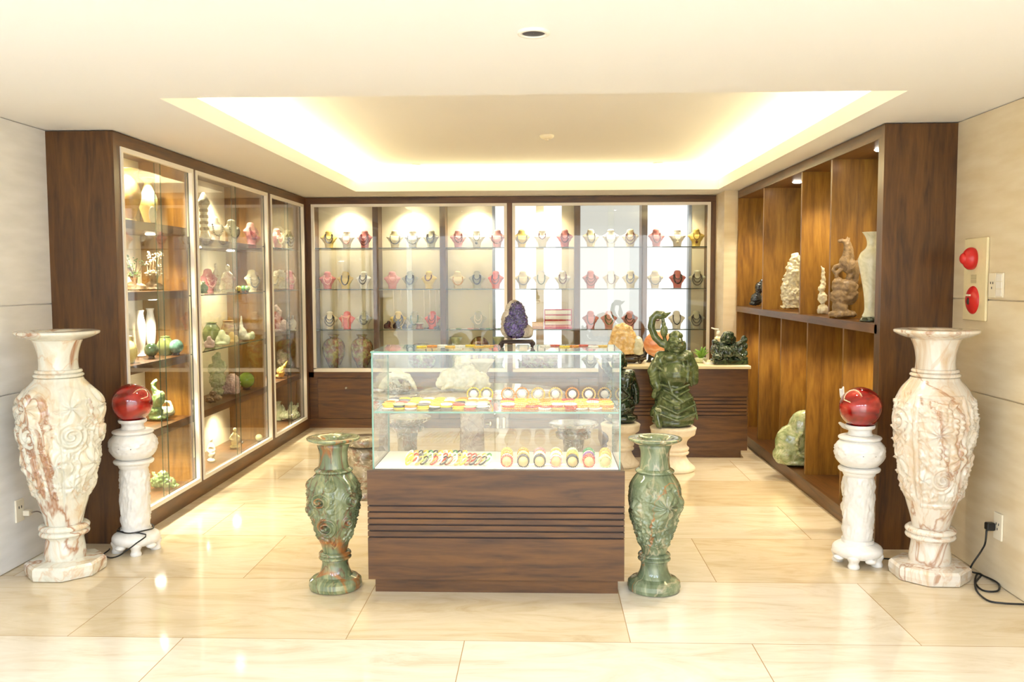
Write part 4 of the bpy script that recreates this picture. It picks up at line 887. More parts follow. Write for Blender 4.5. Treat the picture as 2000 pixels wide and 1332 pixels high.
blob('forked_feet', [q.c((1268, 706, 3), (1270, 694, 4), (1288, 700, 3), (1306, 694, 4), (1308, 706, 3)), q.e(1268, 706, 6, 2.5, 6), q.e(1308, 706, 6, 2.5, 6), q.c((1258, 700, 5, 8), (1264, 685, 3, 8))], BLACKP, s, 0.004, 0, 0.01, 1)
b = MB(); c = q.p(1288, 673); b.ell(c, (31/q.k, 12/q.k, 27/q.k), 36, 24)
tag(b.build('orange_crystal_disc', ORNG), 'round polished orange and white crystal disc on the desk, behind the tall monk', 'crystal')
L = dloc(1369, 8.25)
pt = thing('potted_succulent', L, 'small spiky green succulent in a pale green pot on the desk', 'plant')
MB().lathe(pl([(0.035, 0), (0.05, 0.008), (0.057, 0.028), (0.05, 0.046), (0.046, 0.044), (0.03, 0.04), (0.005, 0.04)], 3), L, 24).build('pot', PJADE, pt)
b = MB()
for i in range(14):
    a = i*2.4; h = 0.05+0.05*(i % 3)/2; rr = 0.07-0.012*(i % 3)
    b.tube([(L[0], L[1], L[2]+0.035), (L[0]+math.cos(a)*rr*0.6, L[1]+math.sin(a)*rr*0.5, L[2]+0.045+h*0.8), (L[0]+math.cos(a)*rr*1.05, L[1]+math.sin(a)*rr, L[2]+0.05+h)], [0.011, 0.009, 0.001], 6)
b.build('rosette_leaves', plain('succulent_green', rgb(120, 160, 60), 0.4, var=0.3), pt)
L = dloc(1386, 8.1); q = PX(L, 1386, vof(DZ, 8.1))
tag(blob('white_shell', [q.e(1386, 712, 9, 4, 6), q.c((1380, 712, 3), (1374, 706, 2))], WSTONE, None, 0.004, 0.004, 0.01, 1), 'tiny white shell ornament beside the succulent pot on the desk', 'ornament')
L = dloc(1402, 8.42)
bt = thing('pump_bottle', L, 'clear pump bottle with a white nozzle behind the seated monk on the desk', 'bottle')
MB().lathe(pl([(0.034, 0), (0.038, 0.01), (0.038, 0.20), (0.03, 0.225), (0.016, 0.235), (0.01, 0.236)], 2), L, 20).build('bottle_body', plain('clear_plastic', rgb(232, 214, 170), 0.15), bt)
b = MB(); b.tube([(L[0], L[1], L[2]+0.234), (L[0], L[1], L[2]+0.285)], [0.018, 0.014], 12); b.build('cap', WHITEF, bt)
b = MB(); b.tube([(L[0], L[1], L[2]+0.28), (L[0], L[1], L[2]+0.30), (L[0]-0.03, L[1], L[2]+0.302), (L[0]-0.065, L[1], L[2]+0.315)], [0.008, 0.008, 0.007, 0.006], 8); b.build('nozzle', WHITEF, bt)
L = dloc(1423, 8.12); q = PX(L, 1423, vof(DZ, 8.12)-0)
sm = thing('seated_monk_statue', L, 'dark green jade seated laughing monk at the end of the desk', 'statue')
MB().box(*[q.p(1391, 0)[0], q.p(1457, 0)[0], L[1]-0.09, L[1]+0.09, DZ, DZ+0.045], bev=0.006).build('plinth', DJADE2, sm)
bodyp = [q.e(1420, 688, 23, 17, 20), q.e(1398, 684, 10, 13, 13), q.e(1401, 697, 11, 9, 14, y=-8), q.e(1442, 696, 14, 8, 15), q.e(1446, 682, 9, 11, 10), q.c((1440, 676, 8), (1450, 668, 6), (1452, 660, 5)), q.e(1453, 664, 6.5, 6, 6), q.c((1400, 676, 8), (1396, 668, 6)),
         q.c((1428, 680, 4, -18), (1440, 692, 4, -18), (1454, 700, 4, -12)), q.c((1432, 690, 3, -18), (1445, 701, 3, -16)), q.e(1420, 704, 32, 5, 17), q.c((1408, 672, 6), (1434, 673, 6)), q.e(1455, 676, 5, 7, 6), q.e(1456, 690, 4, 6, 6)]
blob('robed_body', bodyp, DJADE2, sm, 0.006, 0.012, 0.016, 1)
blob('head', [q.e(1421, 660, 13, 11, 12), q.e(1422, 653, 11, 6, 10), q.e(1421, 669, 14, 5, 11), q.e(1420, 661, 3, 3, 3, y=-13), q.e(1409, 663, 3, 6, 4), q.e(1434, 663, 3, 6, 4), q.e(1420, 666, 6, 2, 3, y=-11)], DJADE2, sm, 0.0045, 0.006, 0.01, 1)
# ================================================================== BACK CABINET CONTENTS
def sect(z, tab):
    for i in range(len(tab)-1):
        a, b_ = tab[i], tab[i+1]
        if a[0] <= z <= b_[0]:
            t = (z-a[0])/(b_[0]-a[0]); t = t*t*(3-2*t)
            return tuple(a[k]+(b_[k]-a[k])*t for k in (1, 2, 3))
    return tab[-1][1:]
BUST = [(0.0, 0.046, 0.030, 0.0), (0.012, 0.044, 0.026, 0.0), (0.05, 0.050, 0.024, -0.002), (0.09, 0.074, 0.028, -0.004), (0.122, 0.098, 0.026, 0.0), (0.134, 0.092, 0.022, 0.006), (0.150, 0.058, 0.026, 0.010), (0.168, 0.041, 0.028, 0.010), (0.190, 0.038, 0.028, 0.008), (0.203, 0.026, 0.02, 0.008), (0.207, 0.004, 0.004, 0.008)]
def bust_mesh():
    b = MB(); zs = sorted(set([t[0] for t in BUST]+[0.207*i/22 for i in range(22)])); seg = 24; vs = []
    for z in zs:
        w_, d_, y_ = sect(z, BUST)
        vs += [(w_*math.cos(2*math.pi*j/seg), y_+d_*math.sin(2*math.pi*j/seg), z) for j in range(seg)]
    n = len(zs); fs = [(i*seg+j, i*seg+(j+1) % seg, (i+1)*seg+(j+1) % seg, (i+1)*seg+j) for i in range(n-1) for j in range(seg)]
    fs += [tuple(range(seg-1, -1, -1)), tuple((n-1)*seg+j for j in range(seg))]
    b.add(vs, fs, 0, True); return b
def front_y(x, z):
    w_, d_, y_ = sect(max(0, z), BUST); k = 1-(x/w_)**2
    return y_-d_*math.sqrt(k) if k > 0 else y_
def necklace_mesh(strands, pend=None):
    b = MB()
    for (hw, zt, zb, r, nb) in strands:
        P = []
        for i in range(nb*3+1):
            t = -1+2*i/(nb*3); x = hw*math.sin(t*math.pi/2)*(1 if abs(t) < 0.8 else 1-(abs(t)-0.8)*0.6); z = zt-(zt-zb)*math.cos(t*math.pi/2)**0.75 if abs(t) < 1 else zt
            P.append(Vector((x, front_y(x, z)-r*1.3, z)))
        b.tube(P, r*0.42, 5)
        L = [0.0]
        for i in range(1, len(P)): L.append(L[-1]+(P[i]-P[i-1]).length)
        for k in range(nb):
            s = L[-1]*(k+0.5)/nb; i = next(i for i in range(1, len(L)) if L[i] >= s); p = P[i-1].lerp(P[i], (s-L[i-1])/max(1e-6, L[i]-L[i-1]))
            b.ell(p, (r, r, r), 7, 5)
    if pend:
        z, r = pend; b.ell((0, front_y(0, z)-r*0.6, z), (r, r*0.5, r*1.15), 12, 8); b.tube([(0, front_y(0, z+0.02)-0.003, z+r+0.006), (0, front_y(0, z)-0.004, z)], 0.0025, 6)
    return b
BUSTC = {'pink': rgb(214, 130, 128), 'rose': rgb(226, 160, 158), 'coral': rgb(220, 96, 78), 'cream': rgb(226, 212, 170), 'yellow': rgb(226, 198, 104), 'white': rgb(244, 240, 228), 'grey': rgb(186, 184, 156)}
BUSTM = {k: plain('velvet_'+k, v, 0.85, var=0.04) for k, v in BUSTC.items()}
NM = {'dark': plain('dark_beads', rgb(34, 30, 36), 0.15, coat=0.5), 'brown': plain('brown_beads', rgb(106, 56, 40), 0.15, coat=0.5), 'maroon': plain('maroon_beads', rgb(96, 28, 44), 0.15, coat=0.5), 'green': plain('green_beads', rgb(52, 96, 62), 0.15, coat=0.5),
      'pearl': plain('pearl_beads', rgb(240, 226, 196), 0.2, coat=0.5), 'pale': plain('pale_rose_beads', rgb(232, 176, 164), 0.2, coat=0.5), 'grey': plain('grey_beads', rgb(112, 112, 104), 0.2, coat=0.5), 'gold': plain('gold_beads', rgb(196, 140, 60), 0.2, coat=0.5)}
protoB = bust_mesh().build('necklace_bust', BUSTM['cream'])
NT = {
 'double': ('two strand', necklace_mesh([(0.046, 0.160, 0.058, 0.0066, 20), (0.037, 0.166, 0.098, 0.0056, 16)])),
 'single': ('single strand', necklace_mesh([(0.045, 0.160, 0.050, 0.0072, 20)])),
 'spaced': ('spaced bead', necklace_mesh([(0.060, 0.140, 0.045, 0.0074, 15)])),
 'chunky': ('chunky', necklace_mesh([(0.047, 0.156, 0.054, 0.0096, 15), (0.036, 0.164, 0.104, 0.0066, 13)])),
 'pendant': ('pendant', necklace_mesh([(0.037, 0.164, 0.078, 0.0042, 22)], (0.052, 0.015))),
 'short': ('short', necklace_mesh([(0.040, 0.164, 0.096, 0.0080, 13)])),
 'triple': ('three strand', necklace_mesh([(0.058, 0.145, 0.034, 0.0060, 24), (0.046, 0.158, 0.068, 0.0066, 17), (0.038, 0.166, 0.106, 0.0058, 14)])),
}
NP = {k: (d, m.build('bead_necklace', NM['dark'])) for k, (d, m) in NT.items()}
def bust(loc, rz, color, where, neck=None, ncol='dark', scale=1.0, group='necklace busts on the glass shelves'):
    o = protoB.copy(); COL.objects.link(o); o.location = loc; o.rotation_euler = (0, 0, rz); o.scale = (scale,)*3; setmat(o, BUSTM[color])
    tag(o, '%s bust, %s' % (color, where) if 'long cabinet' in where else '%s necklace bust, %s, back cabinet' % (color, where), 'display bust', group)
    if neck:
        d, p = NP[neck]; n = p.copy(); COL.objects.link(n); n.location = loc; n.rotation_euler = (0, 0, rz); n.scale = (scale,)*3; setmat(n, NM[ncol])
        tag(n, '%s %s necklace, bust %s' % (ncol.replace('pale', 'pale rose'), d, where), 'necklace', 'bead necklaces on busts')
bayn = ['corner bay', 'second bay', 'third bay', 'fourth bay', 'fifth bay', 'pier-end bay']
ordn = ['first', 'middle', 'last']
R1 = [(642, 'yellow', 'double', 'dark', .25), (677, 'white', 'single', 'pale', 0), (712, 'pink', 'triple', 'maroon', -.2), (771, 'cream', 'spaced', 'dark', .2), (806, 'white', 'spaced', 'grey', 0), (842, 'grey', 'chunky', 'dark', -.2), (895, 'rose', 'double', 'brown', .2), (931, 'white', 'pendant', 'grey', 0), (971, 'rose', 'spaced', 'brown', -.2),
      (1019, 'yellow', 'spaced', 'dark', .2), (1059, 'white', 'short', 'maroon', 0), (1103, 'pink', 'double', 'maroon', 0), (1154, 'cream', 'single', 'dark', .2), (1193, 'white', 'spaced', 'grey', 0), (1231, 'cream', 'triple', 'brown', -.1), (1282, 'pink', 'single', 'brown', .1), (1323, 'white', 'pendant', 'pearl', 0), (1360, 'yellow', 'pendant', 'brown', 0)]
R2 = [(638, 'pink', 'chunky', 'pale', .2), (673, 'yellow', 'single', 'dark', .05), (709, 'white', 'double', 'dark', -.2), (765, 'rose', 'double', 'pale', .2), (800, 'grey', 'chunky', 'dark', 0), (837, 'yellow', 'short', 'brown', -.2), (893, 'cream', 'spaced', 'gold', .2), (931, 'grey', 'chunky', 'dark', 0), (968, 'coral', 'double', 'maroon', -.2),
      (1021, 'cream', 'spaced', 'dark', .2), (1057, 'white', 'single', 'green', 0), (1099, 'white', 'double', 'brown', 0), (1154, 'pink', 'triple', 'brown', .1), (1194, 'white', 'single', 'brown', 0), (1232, 'cream', 'double', 'dark', -.2), (1280, 'cream', 'spaced', 'grey', .1), (1324, 'pink', 'chunky', 'dark', 0), (1363, 'grey', 'triple', 'dark', -.15)]
R3 = [(641, 'cream', 'triple', 'dark', .15), (675, 'coral', None, '', 0), (709, 'grey', 'chunky', 'grey', 0), (776, 'yellow', 'triple', 'dark', .1), (808, 'grey', 'single', 'green', 0), (843, 'coral', 'double', 'maroon', -.2), (933, 'grey', 'double', 'pearl', 0), (1154, 'pink', 'single', 'dark', .1), (1190, 'rose', 'chunky', 'green', 0), (1231, 'rose', 'triple', 'dark', -.1), (1284, 'white', 'short', 'maroon', .1), (1323, 'white', 'single', 'dark', 0), (1362, 'grey', 'triple', 'dark', -.1)]
for row, z, rn in ((R1, BSH[0], 'top'), (R2, BSH[1], 'second'), (R3, BSH[2], 'third')):
    cnt = {}
    for (u, c, nk, nc, rz) in row:
        x = onY(u, 500, 9.68).x; bi = max(i for i in range(6) if dv[i] < x); k = cnt.get(bi, 0); cnt[bi] = k+1
        bust((x, 9.70, z+0.001), rz, c, '%s on the %s shelf, %s' % (ordn[k], rn, bayn[bi]), nk, nc, 0.94)
x = onY(1154, 700, 9.6).x; bust((x, 9.66, BZ0+0.001), 0, 'grey', 'on the cabinet floor, fifth bay, seen through the showcase', 'triple', 'grey', 1.0)
# ribbons on the coral bust
x = onY(675, 620, 9.68).x; z = BSH[2]; b = MB()
for s in (-1, 1):
    b.tube([(x+s*0.045, 9.665, z+0.15), (x+s*0.03, 9.66, z+0.11), (x+s*0.035, 9.655, z+0.02)], [0.007, 0.009, 0.008], 6)
b.tube([(x-0.05, 9.67, z+0.15), (x-0.02, 9.655, z+0.135), (x+0.02, 9.655, z+0.13), (x+0.05, 9.67, z+0.15)], 0.007, 6)
tag(b.build('peach_ribbon', plain('peach_ribbon', rgb(236, 160, 124), 0.5)), 'peach ribbon knotted round the coral bust on the third shelf, corner bay', 'ribbon')
# hanging pearl strands of the second bay
for i, (u, v1) in enumerate(((767, 643), (782, 592), (795, 592), (802, 590), (827, 643), (838, 622), (850, 634), (856, 600))):
    a_ = onY(u, 500, 9.64); z1 = CH-(v1-548)/(F/9.64)
    b = MB(); x = a_.x
    b.tube([(x, 9.64, BSH[1]-0.010), (x+0.003, 9.64, (BSH[1]+z1)/2), (x+0.006, 9.64, max(z1, BSH[2]+0.004))], 0.0028, 6)
    tag(b.build('pearl_strand', NM['pearl']), 'thin pearl strand hanging under the second shelf, %s from the corner in the second bay' % names10[i], 'pearl strand', 'pearl strands in the second bay')
def shelfY(u, Y, z): return (onY(u, 600, Y).x, Y, z+0.0015)
def rockset(name, u, w_, h_, mat, label, cat, z=BSH[2], Y=9.625, disp=0.01):
    L = shelfY(u, Y, z); q = PX(L, u, 600)
    return single_blob(name, L, u, 600, label, cat, lambda q: [q.e(u-w_*0.1, 600-h_*0.35, w_*0.42, h_*0.36, w_*0.4), q.e(u+w_*0.12, 600-h_*0.68, w_*0.26, h_*0.3, w_*0.25), q.e(u, 600-h_*0.13, w_*0.5, h_*0.14, w_*0.45)], mat, 0.004, disp, 0.015, 1)
BK = plain('black_obsidian', rgb(26, 20, 20), 0.12, coat=0.6)
rockset('obsidian_figurine', 757, 16, 17, BK, 'larger black carved stone nearest the divider, third shelf of the second bay', 'figurine')
rockset('obsidian_figurine', 775, 16, 18, BK, 'tall black carved stone below the dark necklace, third shelf of the second bay', 'figurine')
rockset('obsidian_figurine', 790, 11, 12, BJADE, 'small bluish black carved figure in the middle of the third shelf, second bay', 'figurine')
rockset('obsidian_figurine', 801, 10, 12, BJADE, 'small bluish black carved figure beside the brown drum, third shelf, second bay', 'figurine')
rockset('dark_pebble', 833, 12, 4, BK, 'flat dark pebble beside the brown drum, third shelf of the second bay', 'stone', disp=0.004)
rockset('dark_pebble', 853, 13, 8, BJADE, 'round dark pebble under the coral bust, third shelf of the second bay', 'stone', disp=0.004)
L = shelfY(819, 9.64, BSH[2])
lathe_thing('drum_box', L, 'small reddish brown waisted drum box on the third shelf, second bay', 'box', [('waisted_body', [(0.042, 0), (0.044, 0.01), (0.030, 0.03), (0.032, 0.045), (0.045, 0.06), (0.01, 0.061)], plain('red_brown_lacquer', rgb(140, 84, 60), 0.3)), ('lid', [(0.046, 0.06), (0.047, 0.068), (0.01, 0.07)], MILKJ)], None, 24, 2)
# red ring box and wooden tray
L = shelfY(1090, 9.66, BSH[2]); rb = thing('ring_box', L, 'open red ring box with white padded rows on the third shelf, fourth bay', 'jewellery box')
redv = plain('red_velvet', rgb(190, 30, 60), 0.6); w2 = 0.15
b = MB(); b.box(L[0]-w2, L[0]+w2, L[1]-0.05, L[1]+0.05, L[2], L[2]+0.028); b.build('tray', redv, rb)
b = MB(); z0 = L[2]+0.03
for zz in (0, 0.058, 0.116, 0.174): b.box(L[0]-w2*0.97, L[0]+w2*0.97, L[1]+0.04, L[1]+0.052, z0+zz, z0+zz+0.009)
for s in (-1, 1): b.box(L[0]+s*w2*0.97-0.005, L[0]+s*w2*0.97+0.005, L[1]+0.04, L[1]+0.052, z0, z0+0.183)
b.box(L[0]-w2*0.97, L[0]+w2*0.97, L[1]+0.052, L[1]+0.06, z0, z0+0.183); b.build('lid_frame', redv, rb)
for k in range(3): MB().box(L[0]-w2*0.94, L[0]+w2*0.94, L[1]+0.043, L[1]+0.0515, z0+0.012+0.058*k, z0+0.054+0.058*k).build('padded_row', WHITEF, rb)
MB().box(L[0]-w2*0.94, L[0]+w2*0.94, L[1]-0.044, L[1]+0.035, L[2]+0.028, L[2]+0.034).build('ring_cushion', ORNG, rb)
L = shelfY(1050, 9.65, BSH[2]); tr = thing('wooden_tray', L, 'small light wooden jewellery tray beside the amethyst, third shelf, fourth bay', 'tray')
MB().box(L[0]-0.06, L[0]+0.06, L[1]-0.04, L[1]+0.04, L[2], L[2]+0.03).build('tray_base', plain('light_wood', rgb(196, 130, 60), 0.5), tr)
MB().box(L[0]-0.06, L[0]+0.06, L[1]-0.03, L[1]+0.04, L[2]+0.03, L[2]+0.075).build('bead_board', plain('beaded_board', rgb(230, 180, 120), 0.5, var=0.4, scale=90), tr)
for i in range(9):
    L = shelfY(884+i*11.5, 9.62, BSH[2]+0.004); c = ['white', 'green', 'white', 'pink', 'brown', 'black', 'green', 'black', 'green'][i]
    o = torus_mb(0.027, 0.0045, beads=18).build('bead_bracelet', BM[c]); o.location = L
    tag(o, '%s bead bracelet lying on the third glass shelf, third bay, %s from the divider' % (c, names10[i]), 'bracelet', 'bracelets lying in the third bay')
# bottom of the back cabinet
VP = [(0.055, 0), (0.058, 0.012), (0.052, 0.03), (0.075, 0.08), (0.108, 0.16), (0.122, 0.23), (0.112, 0.30), (0.075, 0.345), (0.048, 0.358), (0.045, 0.372), (0.062, 0.392), (0.064, 0.396), (0.045, 0.39), (0.03, 0.37)]
for u, lb in ((651, 'mottled brown and green onyx vase next to the corner on the back cabinet floor'), (706, 'mottled purple brown and green onyx vase beside the first divider, back cabinet floor')):
    L = shelfY(u, 9.67, BZ0+0.001); t = thing('mottled_onyx_vase', L, lb, 'vase', 'mottled onyx vases in the corner bay')
    o = MB(); o.lathe(pl(VP[:9], 5), L, 60, fn=lambda a, z, r: 0.007*max(0, noise.noise(Vector((math.cos(a)*2.6, math.sin(a)*2.6+u, z*22)))) if 0.06 < z < 0.32 else 0); o.build('carved_body', MOTT, t)
    MB().lathe(pl(VP[8:], 3), L, 32).build('flared_neck', MOTT, t)
L = shelfY(824, 9.68, BZ0); q = PX(L, 824, 600)
t = thing('shell_basin', L, 'big dark shell basin on a black base, second bay floor of the back cabinet', 'basin')
blob('basin', [q.e(824, 578, 28, 24, 14), q.e(824, 560, 30, 14, 14)], MOTT, t, 0.007, 0.01, 0.03, 2)
MB().box(L[0]-0.12, L[0]+0.16, 9.62, 9.78, BZ0+0.24, BZ0+0.275).build('black_ledge', BK, t)
L = shelfY(936, 9.69, BZ0+0.02); t = thing('agate_ball', (L[0], L[1], BZ0), 'large polished brown banded agate ball on a ring, third bay floor, behind the showcase', 'stone ball')
MB().ell((L[0], L[1], BZ0+0.212), (0.125, 0.11, 0.165), 36, 24).build('polished_ball', marble('banded_agate', [(0.3, rgb(60, 30, 16)), (0.48, rgb(120, 70, 34)), (0.55, rgb(196, 186, 130)), (0.7, rgb(70, 60, 26))], [], 3, 0.05, (3, 1, 0.3), 1.0), t)
MB().lathe([(0.06, 0), (0.08, 0.01), (0.07, 0.05), (0.04, 0.06)], (L[0], L[1], BZ0+0.001), 24).build('ring_foot', DARKW, t)
for u, lb in ((890, 'yellow green flared jade vase beside the agate ball, nearer the second bay'), (974, 'yellow green flared jade vase beside the agate ball, nearer the amethyst')):
    L = shelfY(u, 9.74, BZ0); lathe_thing('flared_jade_vase', L, lb, 'vase', [('flared_body', [(0.055, 0), (0.058, 0.02), (0.04, 0.05), (0.06, 0.14), (0.066, 0.2), (0.045, 0.27), (0.042, 0.30), (0.07, 0.36), (0.06, 0.355), (0.03, 0.3)], PJADE)], 'flared jade vases beside the agate ball', 28, 3)
L = shelfY(1053, 9.68, BZ0); t = thing('carved_landscape_slab', L, 'wide mossy green brown carved stone slab, fourth bay floor behind the showcase', 'carving')
q = PX(L, 1053, 600)
blob('carved_slab', [('b', L[0]-0.19, L[0]+0.2, L[1]-0.03, L[1]+0.03, L[2], L[2]+0.22), q.e(1026, 592, 14, 9, 10), q.e(1053, 590, 36, 10, 9), q.c((1016, 585, 4), (1012, 580, 2))], MOTT, t, 0.008, 0.03, 0.02, 1)
b = MB(); b.box(L[0]-0.2, L[0]+0.21, L[1]-0.045, L[1]+0.05, L[2]+0.232, L[2]+0.25); b.build('maroon_cap', redv, t)
for i in range(4):
    L = shelfY(1096+i*7, 9.64, BZ0+0.001)
    lathe_thing('tiny_grey_cup', L, 'tiny grey stone cup, %s in the row beside the mossy slab' % names10[i], 'cup', [('cup_body', [(0.010, 0), (0.016, 0.02), (0.017, 0.032), (0.013, 0.030), (0.005, 0.01)], STOOLST)], 'tiny grey cups in the fourth bay', 14, 1)
# ================================================================== LEFT CABINET CONTENTS
def LL(u, z, X=-2.75):
    return Vector((X, onX(u, 600, X).y, z+0.0015))
def lblob(name, u, z, label, cat, fn, mat, X=-2.75, voxel=0.006, disp=0.008, ds=0.02, smooth=2, group=None):
    L = LL(u, z, X); q = PX(L, u, 600)      # elements drawn with base row 600
    return single_blob(name, L, u, 600, label, cat, fn, mat, voxel, disp, ds, smooth, group)
def px(u, X=-2.75): return F/onX(u, 600, X).y
def llathe(name, u, z, label, cat, profpx, mat, X=-2.75, part='turned_body', seg=36, n=4, fn=None, group=None, extra=None):
    L = LL(u, z, X); k = px(u, X); t = thing(name, tuple(L), label, cat, group)
    b = MB(); b.lathe(pl([(r/k, h/k) for r, h in profpx], n) if n > 1 else [(r/k, h/k) for r, h in profpx], tuple(L), seg, fn=fn); b.build(part, mat, t)
    if extra: extra(t, L, k)
    return t
Z1, Z2, Z3, Z4, Z5 = 1.93, 1.50, 1.067, 0.61, 0.117; ZA, ZB_ = 1.99, 1.535
AMB = marble('amber_alabaster', [(0.3, rgb(206, 168, 96)), (0.6, rgb(226, 196, 130)), (0.8, rgb(240, 222, 172))], [], 4, 0.15)
YEL = marble('yellow_alabaster', [(0.3, rgb(232, 216, 130)), (0.7, rgb(246, 238, 180))], [], 5, 0.2)
# bay 1
llathe('amber_jade_vase', 260, ZA, 'tall amber coloured stone vase on the top shelf nearest the cabinet end', 'vase', [(12, 0), (13, 3), (10, 8), (13, 20), (20, 40), (22, 55), (19, 70), (12, 84), (9, 92), (14, 100), (19, 104), (16, 103), (8, 94)], AMB, X=-2.72)
llathe('cream_jade_vase', 296, ZA, 'tall cream vase with a flared rim behind the white disc, top shelf', 'vase', [(10, 0), (11, 3), (9, 8), (14, 25), (18, 40), (17, 55), (10, 72), (7, 84), (12, 92), (16, 95), (12, 93), (6, 84)], YEL, X=-2.80)
t = thing('white_jade_disc', tuple(LL(304, ZA, -2.66)), 'round white jade disc propped before the cream vase, top shelf of first cabinet bay', 'disc')
L = LL(304, ZA, -2.66); k = px(304, -2.66); r = 17/k
b = MB(); b.ell((L.x, L.y, L.z+r+0.005), (0.014, r, r), 36, 24); b.build('polished_disc', MILKJ, t)
b = MB(); b.tube([(L.x-0.03, L.y-0.04, L.z+0.004), (L.x+0.02, L.y, L.z+0.006), (L.x-0.03, L.y+0.04, L.z+0.004)], 0.005, 8); b.build('wire_prop', DARKW, t)
def tree(u, z, label, mat, leaf, w_, h_, X, seed):
    random.seed(seed); L = LL(u, z, X); q = PX(L, u, 600); t = thing('carved_stone_tree', tuple(L), label, 'stone tree', 'carved stone trees on the second shelf')
    blob('rock_base', [q.e(u, 597, w_*0.5, 5, w_*0.5), q.e(u-w_*0.15, 590, w_*0.3, 9, w_*0.35), q.e(u+w_*0.2, 592, w_*0.25, 7, w_*0.3)], BROWNST, t, 0.006, 0.012, 0.02, 1)
    br = []; tips = []
    for i in range(9):
        a = random.uniform(-1, 1); p0 = (u, 590, 2.2, 0); p1 = (u+a*w_*0.3, 600-h_*0.45, 1.7, random.uniform(-8, 8)); p2 = (u+a*w_*0.55, 600-h_*random.uniform(0.6, 0.95), 1.1, random.uniform(-14, 14))
        br.append(q.c(p0, p1, p2)); tips += [p1, p2]
    blob('branches', br, BROWNST, t, 0.005, 0.0, 0.02, 1)
    lv = MB()
    for p in tips:
        for j in range(9):
            c = q.p(p[0]+random.uniform(-5, 5), p[1]+random.uniform(-5, 5), p[3]+random.uniform(-6, 6)); lv.ell(c, (1.9/q.k, 1.9/q.k, 1.3/q.k), 6, 4)
    tag(lv.build('foliage', leaf, t))
tree(267, ZB_, 'brown stone tree with green leaves nearest the cabinet end, second shelf', BROWNST, MJADE, 44, 74, -2.76, 1)
tree(303, ZB_, 'white and grey leafed stone tree beside the darker one, second shelf', BROWNST, IVJADE, 36, 78, -2.74, 5)
lblob('leaf_ornament', 336, ZB_, 'small cream leaf shaped carving beside the white stone tree, second shelf', 'ornament', lambda q: [q.e(336, 585, 6, 14, 4), q.e(342, 592, 5, 8, 4), q.e(330, 596, 6, 4, 4)], IVJADE)
for u, l in ((273, 'nearer the cabinet end'), (293, 'farther from the cabinet end')):
    llathe('white_candle_vase', u, Z3, 'slim bright white twin vase on the third shelf, %s' % l, 'vase', [(8, 0), (9, 2), (6, 8), (9, 30), (10, 60), (6, 84), (8, 92), (5, 88)], WSTONE, X=-2.86, n=3)
llathe('yellow_jade_jar', 247, Z3, 'plump glowing yellow jar on the third shelf at the cabinet end', 'jar', [(12, 0), (13, 3), (17, 15), (17, 30), (10, 44), (7, 48), (9, 54), (6, 52)], YEL, X=-2.72)
def ball(name, u, z, rp, mat, label, X=-2.72, standm=DARKW, group=None):
    L = LL(u, z, X); k = px(u, X); r = rp/k; t = thing(name, tuple(L), label, 'stone ball', group)
    MB().ell((L.x, L.y, L.z+r+0.012), (r, r, r), 28, 20).build('polished_ball', mat, t)
    MB().lathe([(r*0.45, 0), (r*0.5, 0.003), (r*0.38, 0.01), (r*0.5, 0.018), (r*0.35, 0.016)], tuple(L), 20).build('ring_foot', standm, t)
TEAL = marble('teal_stone', [(0.3, rgb(60, 100, 90)), (0.55, rgb(112, 156, 140)), (0.75, rgb(190, 206, 176))], [], 9, 0.08)
ball('stone_ball', 293, Z3, 13.5, marble('deep_green_stone', [(0.3, rgb(40, 62, 44)), (0.6, rgb(82, 110, 80)), (0.8, rgb(130, 150, 110))], [], 8, 0.07), 'dark green polished stone ball on the third shelf next to the yellow jar')
llathe('lidded_green_jar', 321, Z3, 'round olive green stone jar between two stone balls, third shelf', 'jar', [(11, 0), (12, 2), (16, 12), (16, 22), (11, 32), (8, 35), (9, 37), (2, 39)], marble('olive_stone', [(0.3, rgb(84, 96, 50)), (0.6, rgb(130, 140, 82)), (0.8, rgb(196, 190, 130))], [], 6, 0.1), X=-2.74)
ball('stone_ball', 342, Z3, 14, TEAL, 'teal and white polished stone ball on the third shelf near the first divider', -2.66)
lblob('jade_bird', 301, Z4, 'white and green jade bird with a curved neck on the fourth shelf', 'bird carving', lambda q: [q.e(302, 560, 14, 22, 10, rot=0.5), q.e(296, 582, 18, 12, 12), q.c((298, 545, 6), (294, 528, 5), (300, 520, 4)), q.e(303, 594, 20, 6, 14)], MJADE, voxel=0.007, disp=0.015)
lblob('openwork_basket', 314, Z4, 'pale green openwork stone basket behind the bird, fourth shelf', 'basket', lambda q: [q.e(318, 588, 18, 11, 14), q.c((304, 580, 3), (310, 568, 3), (326, 568, 3), (332, 580, 3))], PJADE, X=-2.76, disp=0.012)
lblob('quartz_peach', 350, Z4, 'white and pink peach shaped quartz on the fourth shelf near the first divider', 'quartz carving', lambda q: [q.e(346, 582, 15, 17, 14), q.e(362, 590, 13, 10, 12), q.e(345, 564, 4, 4, 4), q.e(338, 594, 10, 6, 10)], marble('peach_quartz', [(0.3, rgb(170, 180, 150)), (0.5, rgb(226, 216, 190)), (0.7, rgb(236, 200, 180))], [], 6, 0.1), X=-2.72)
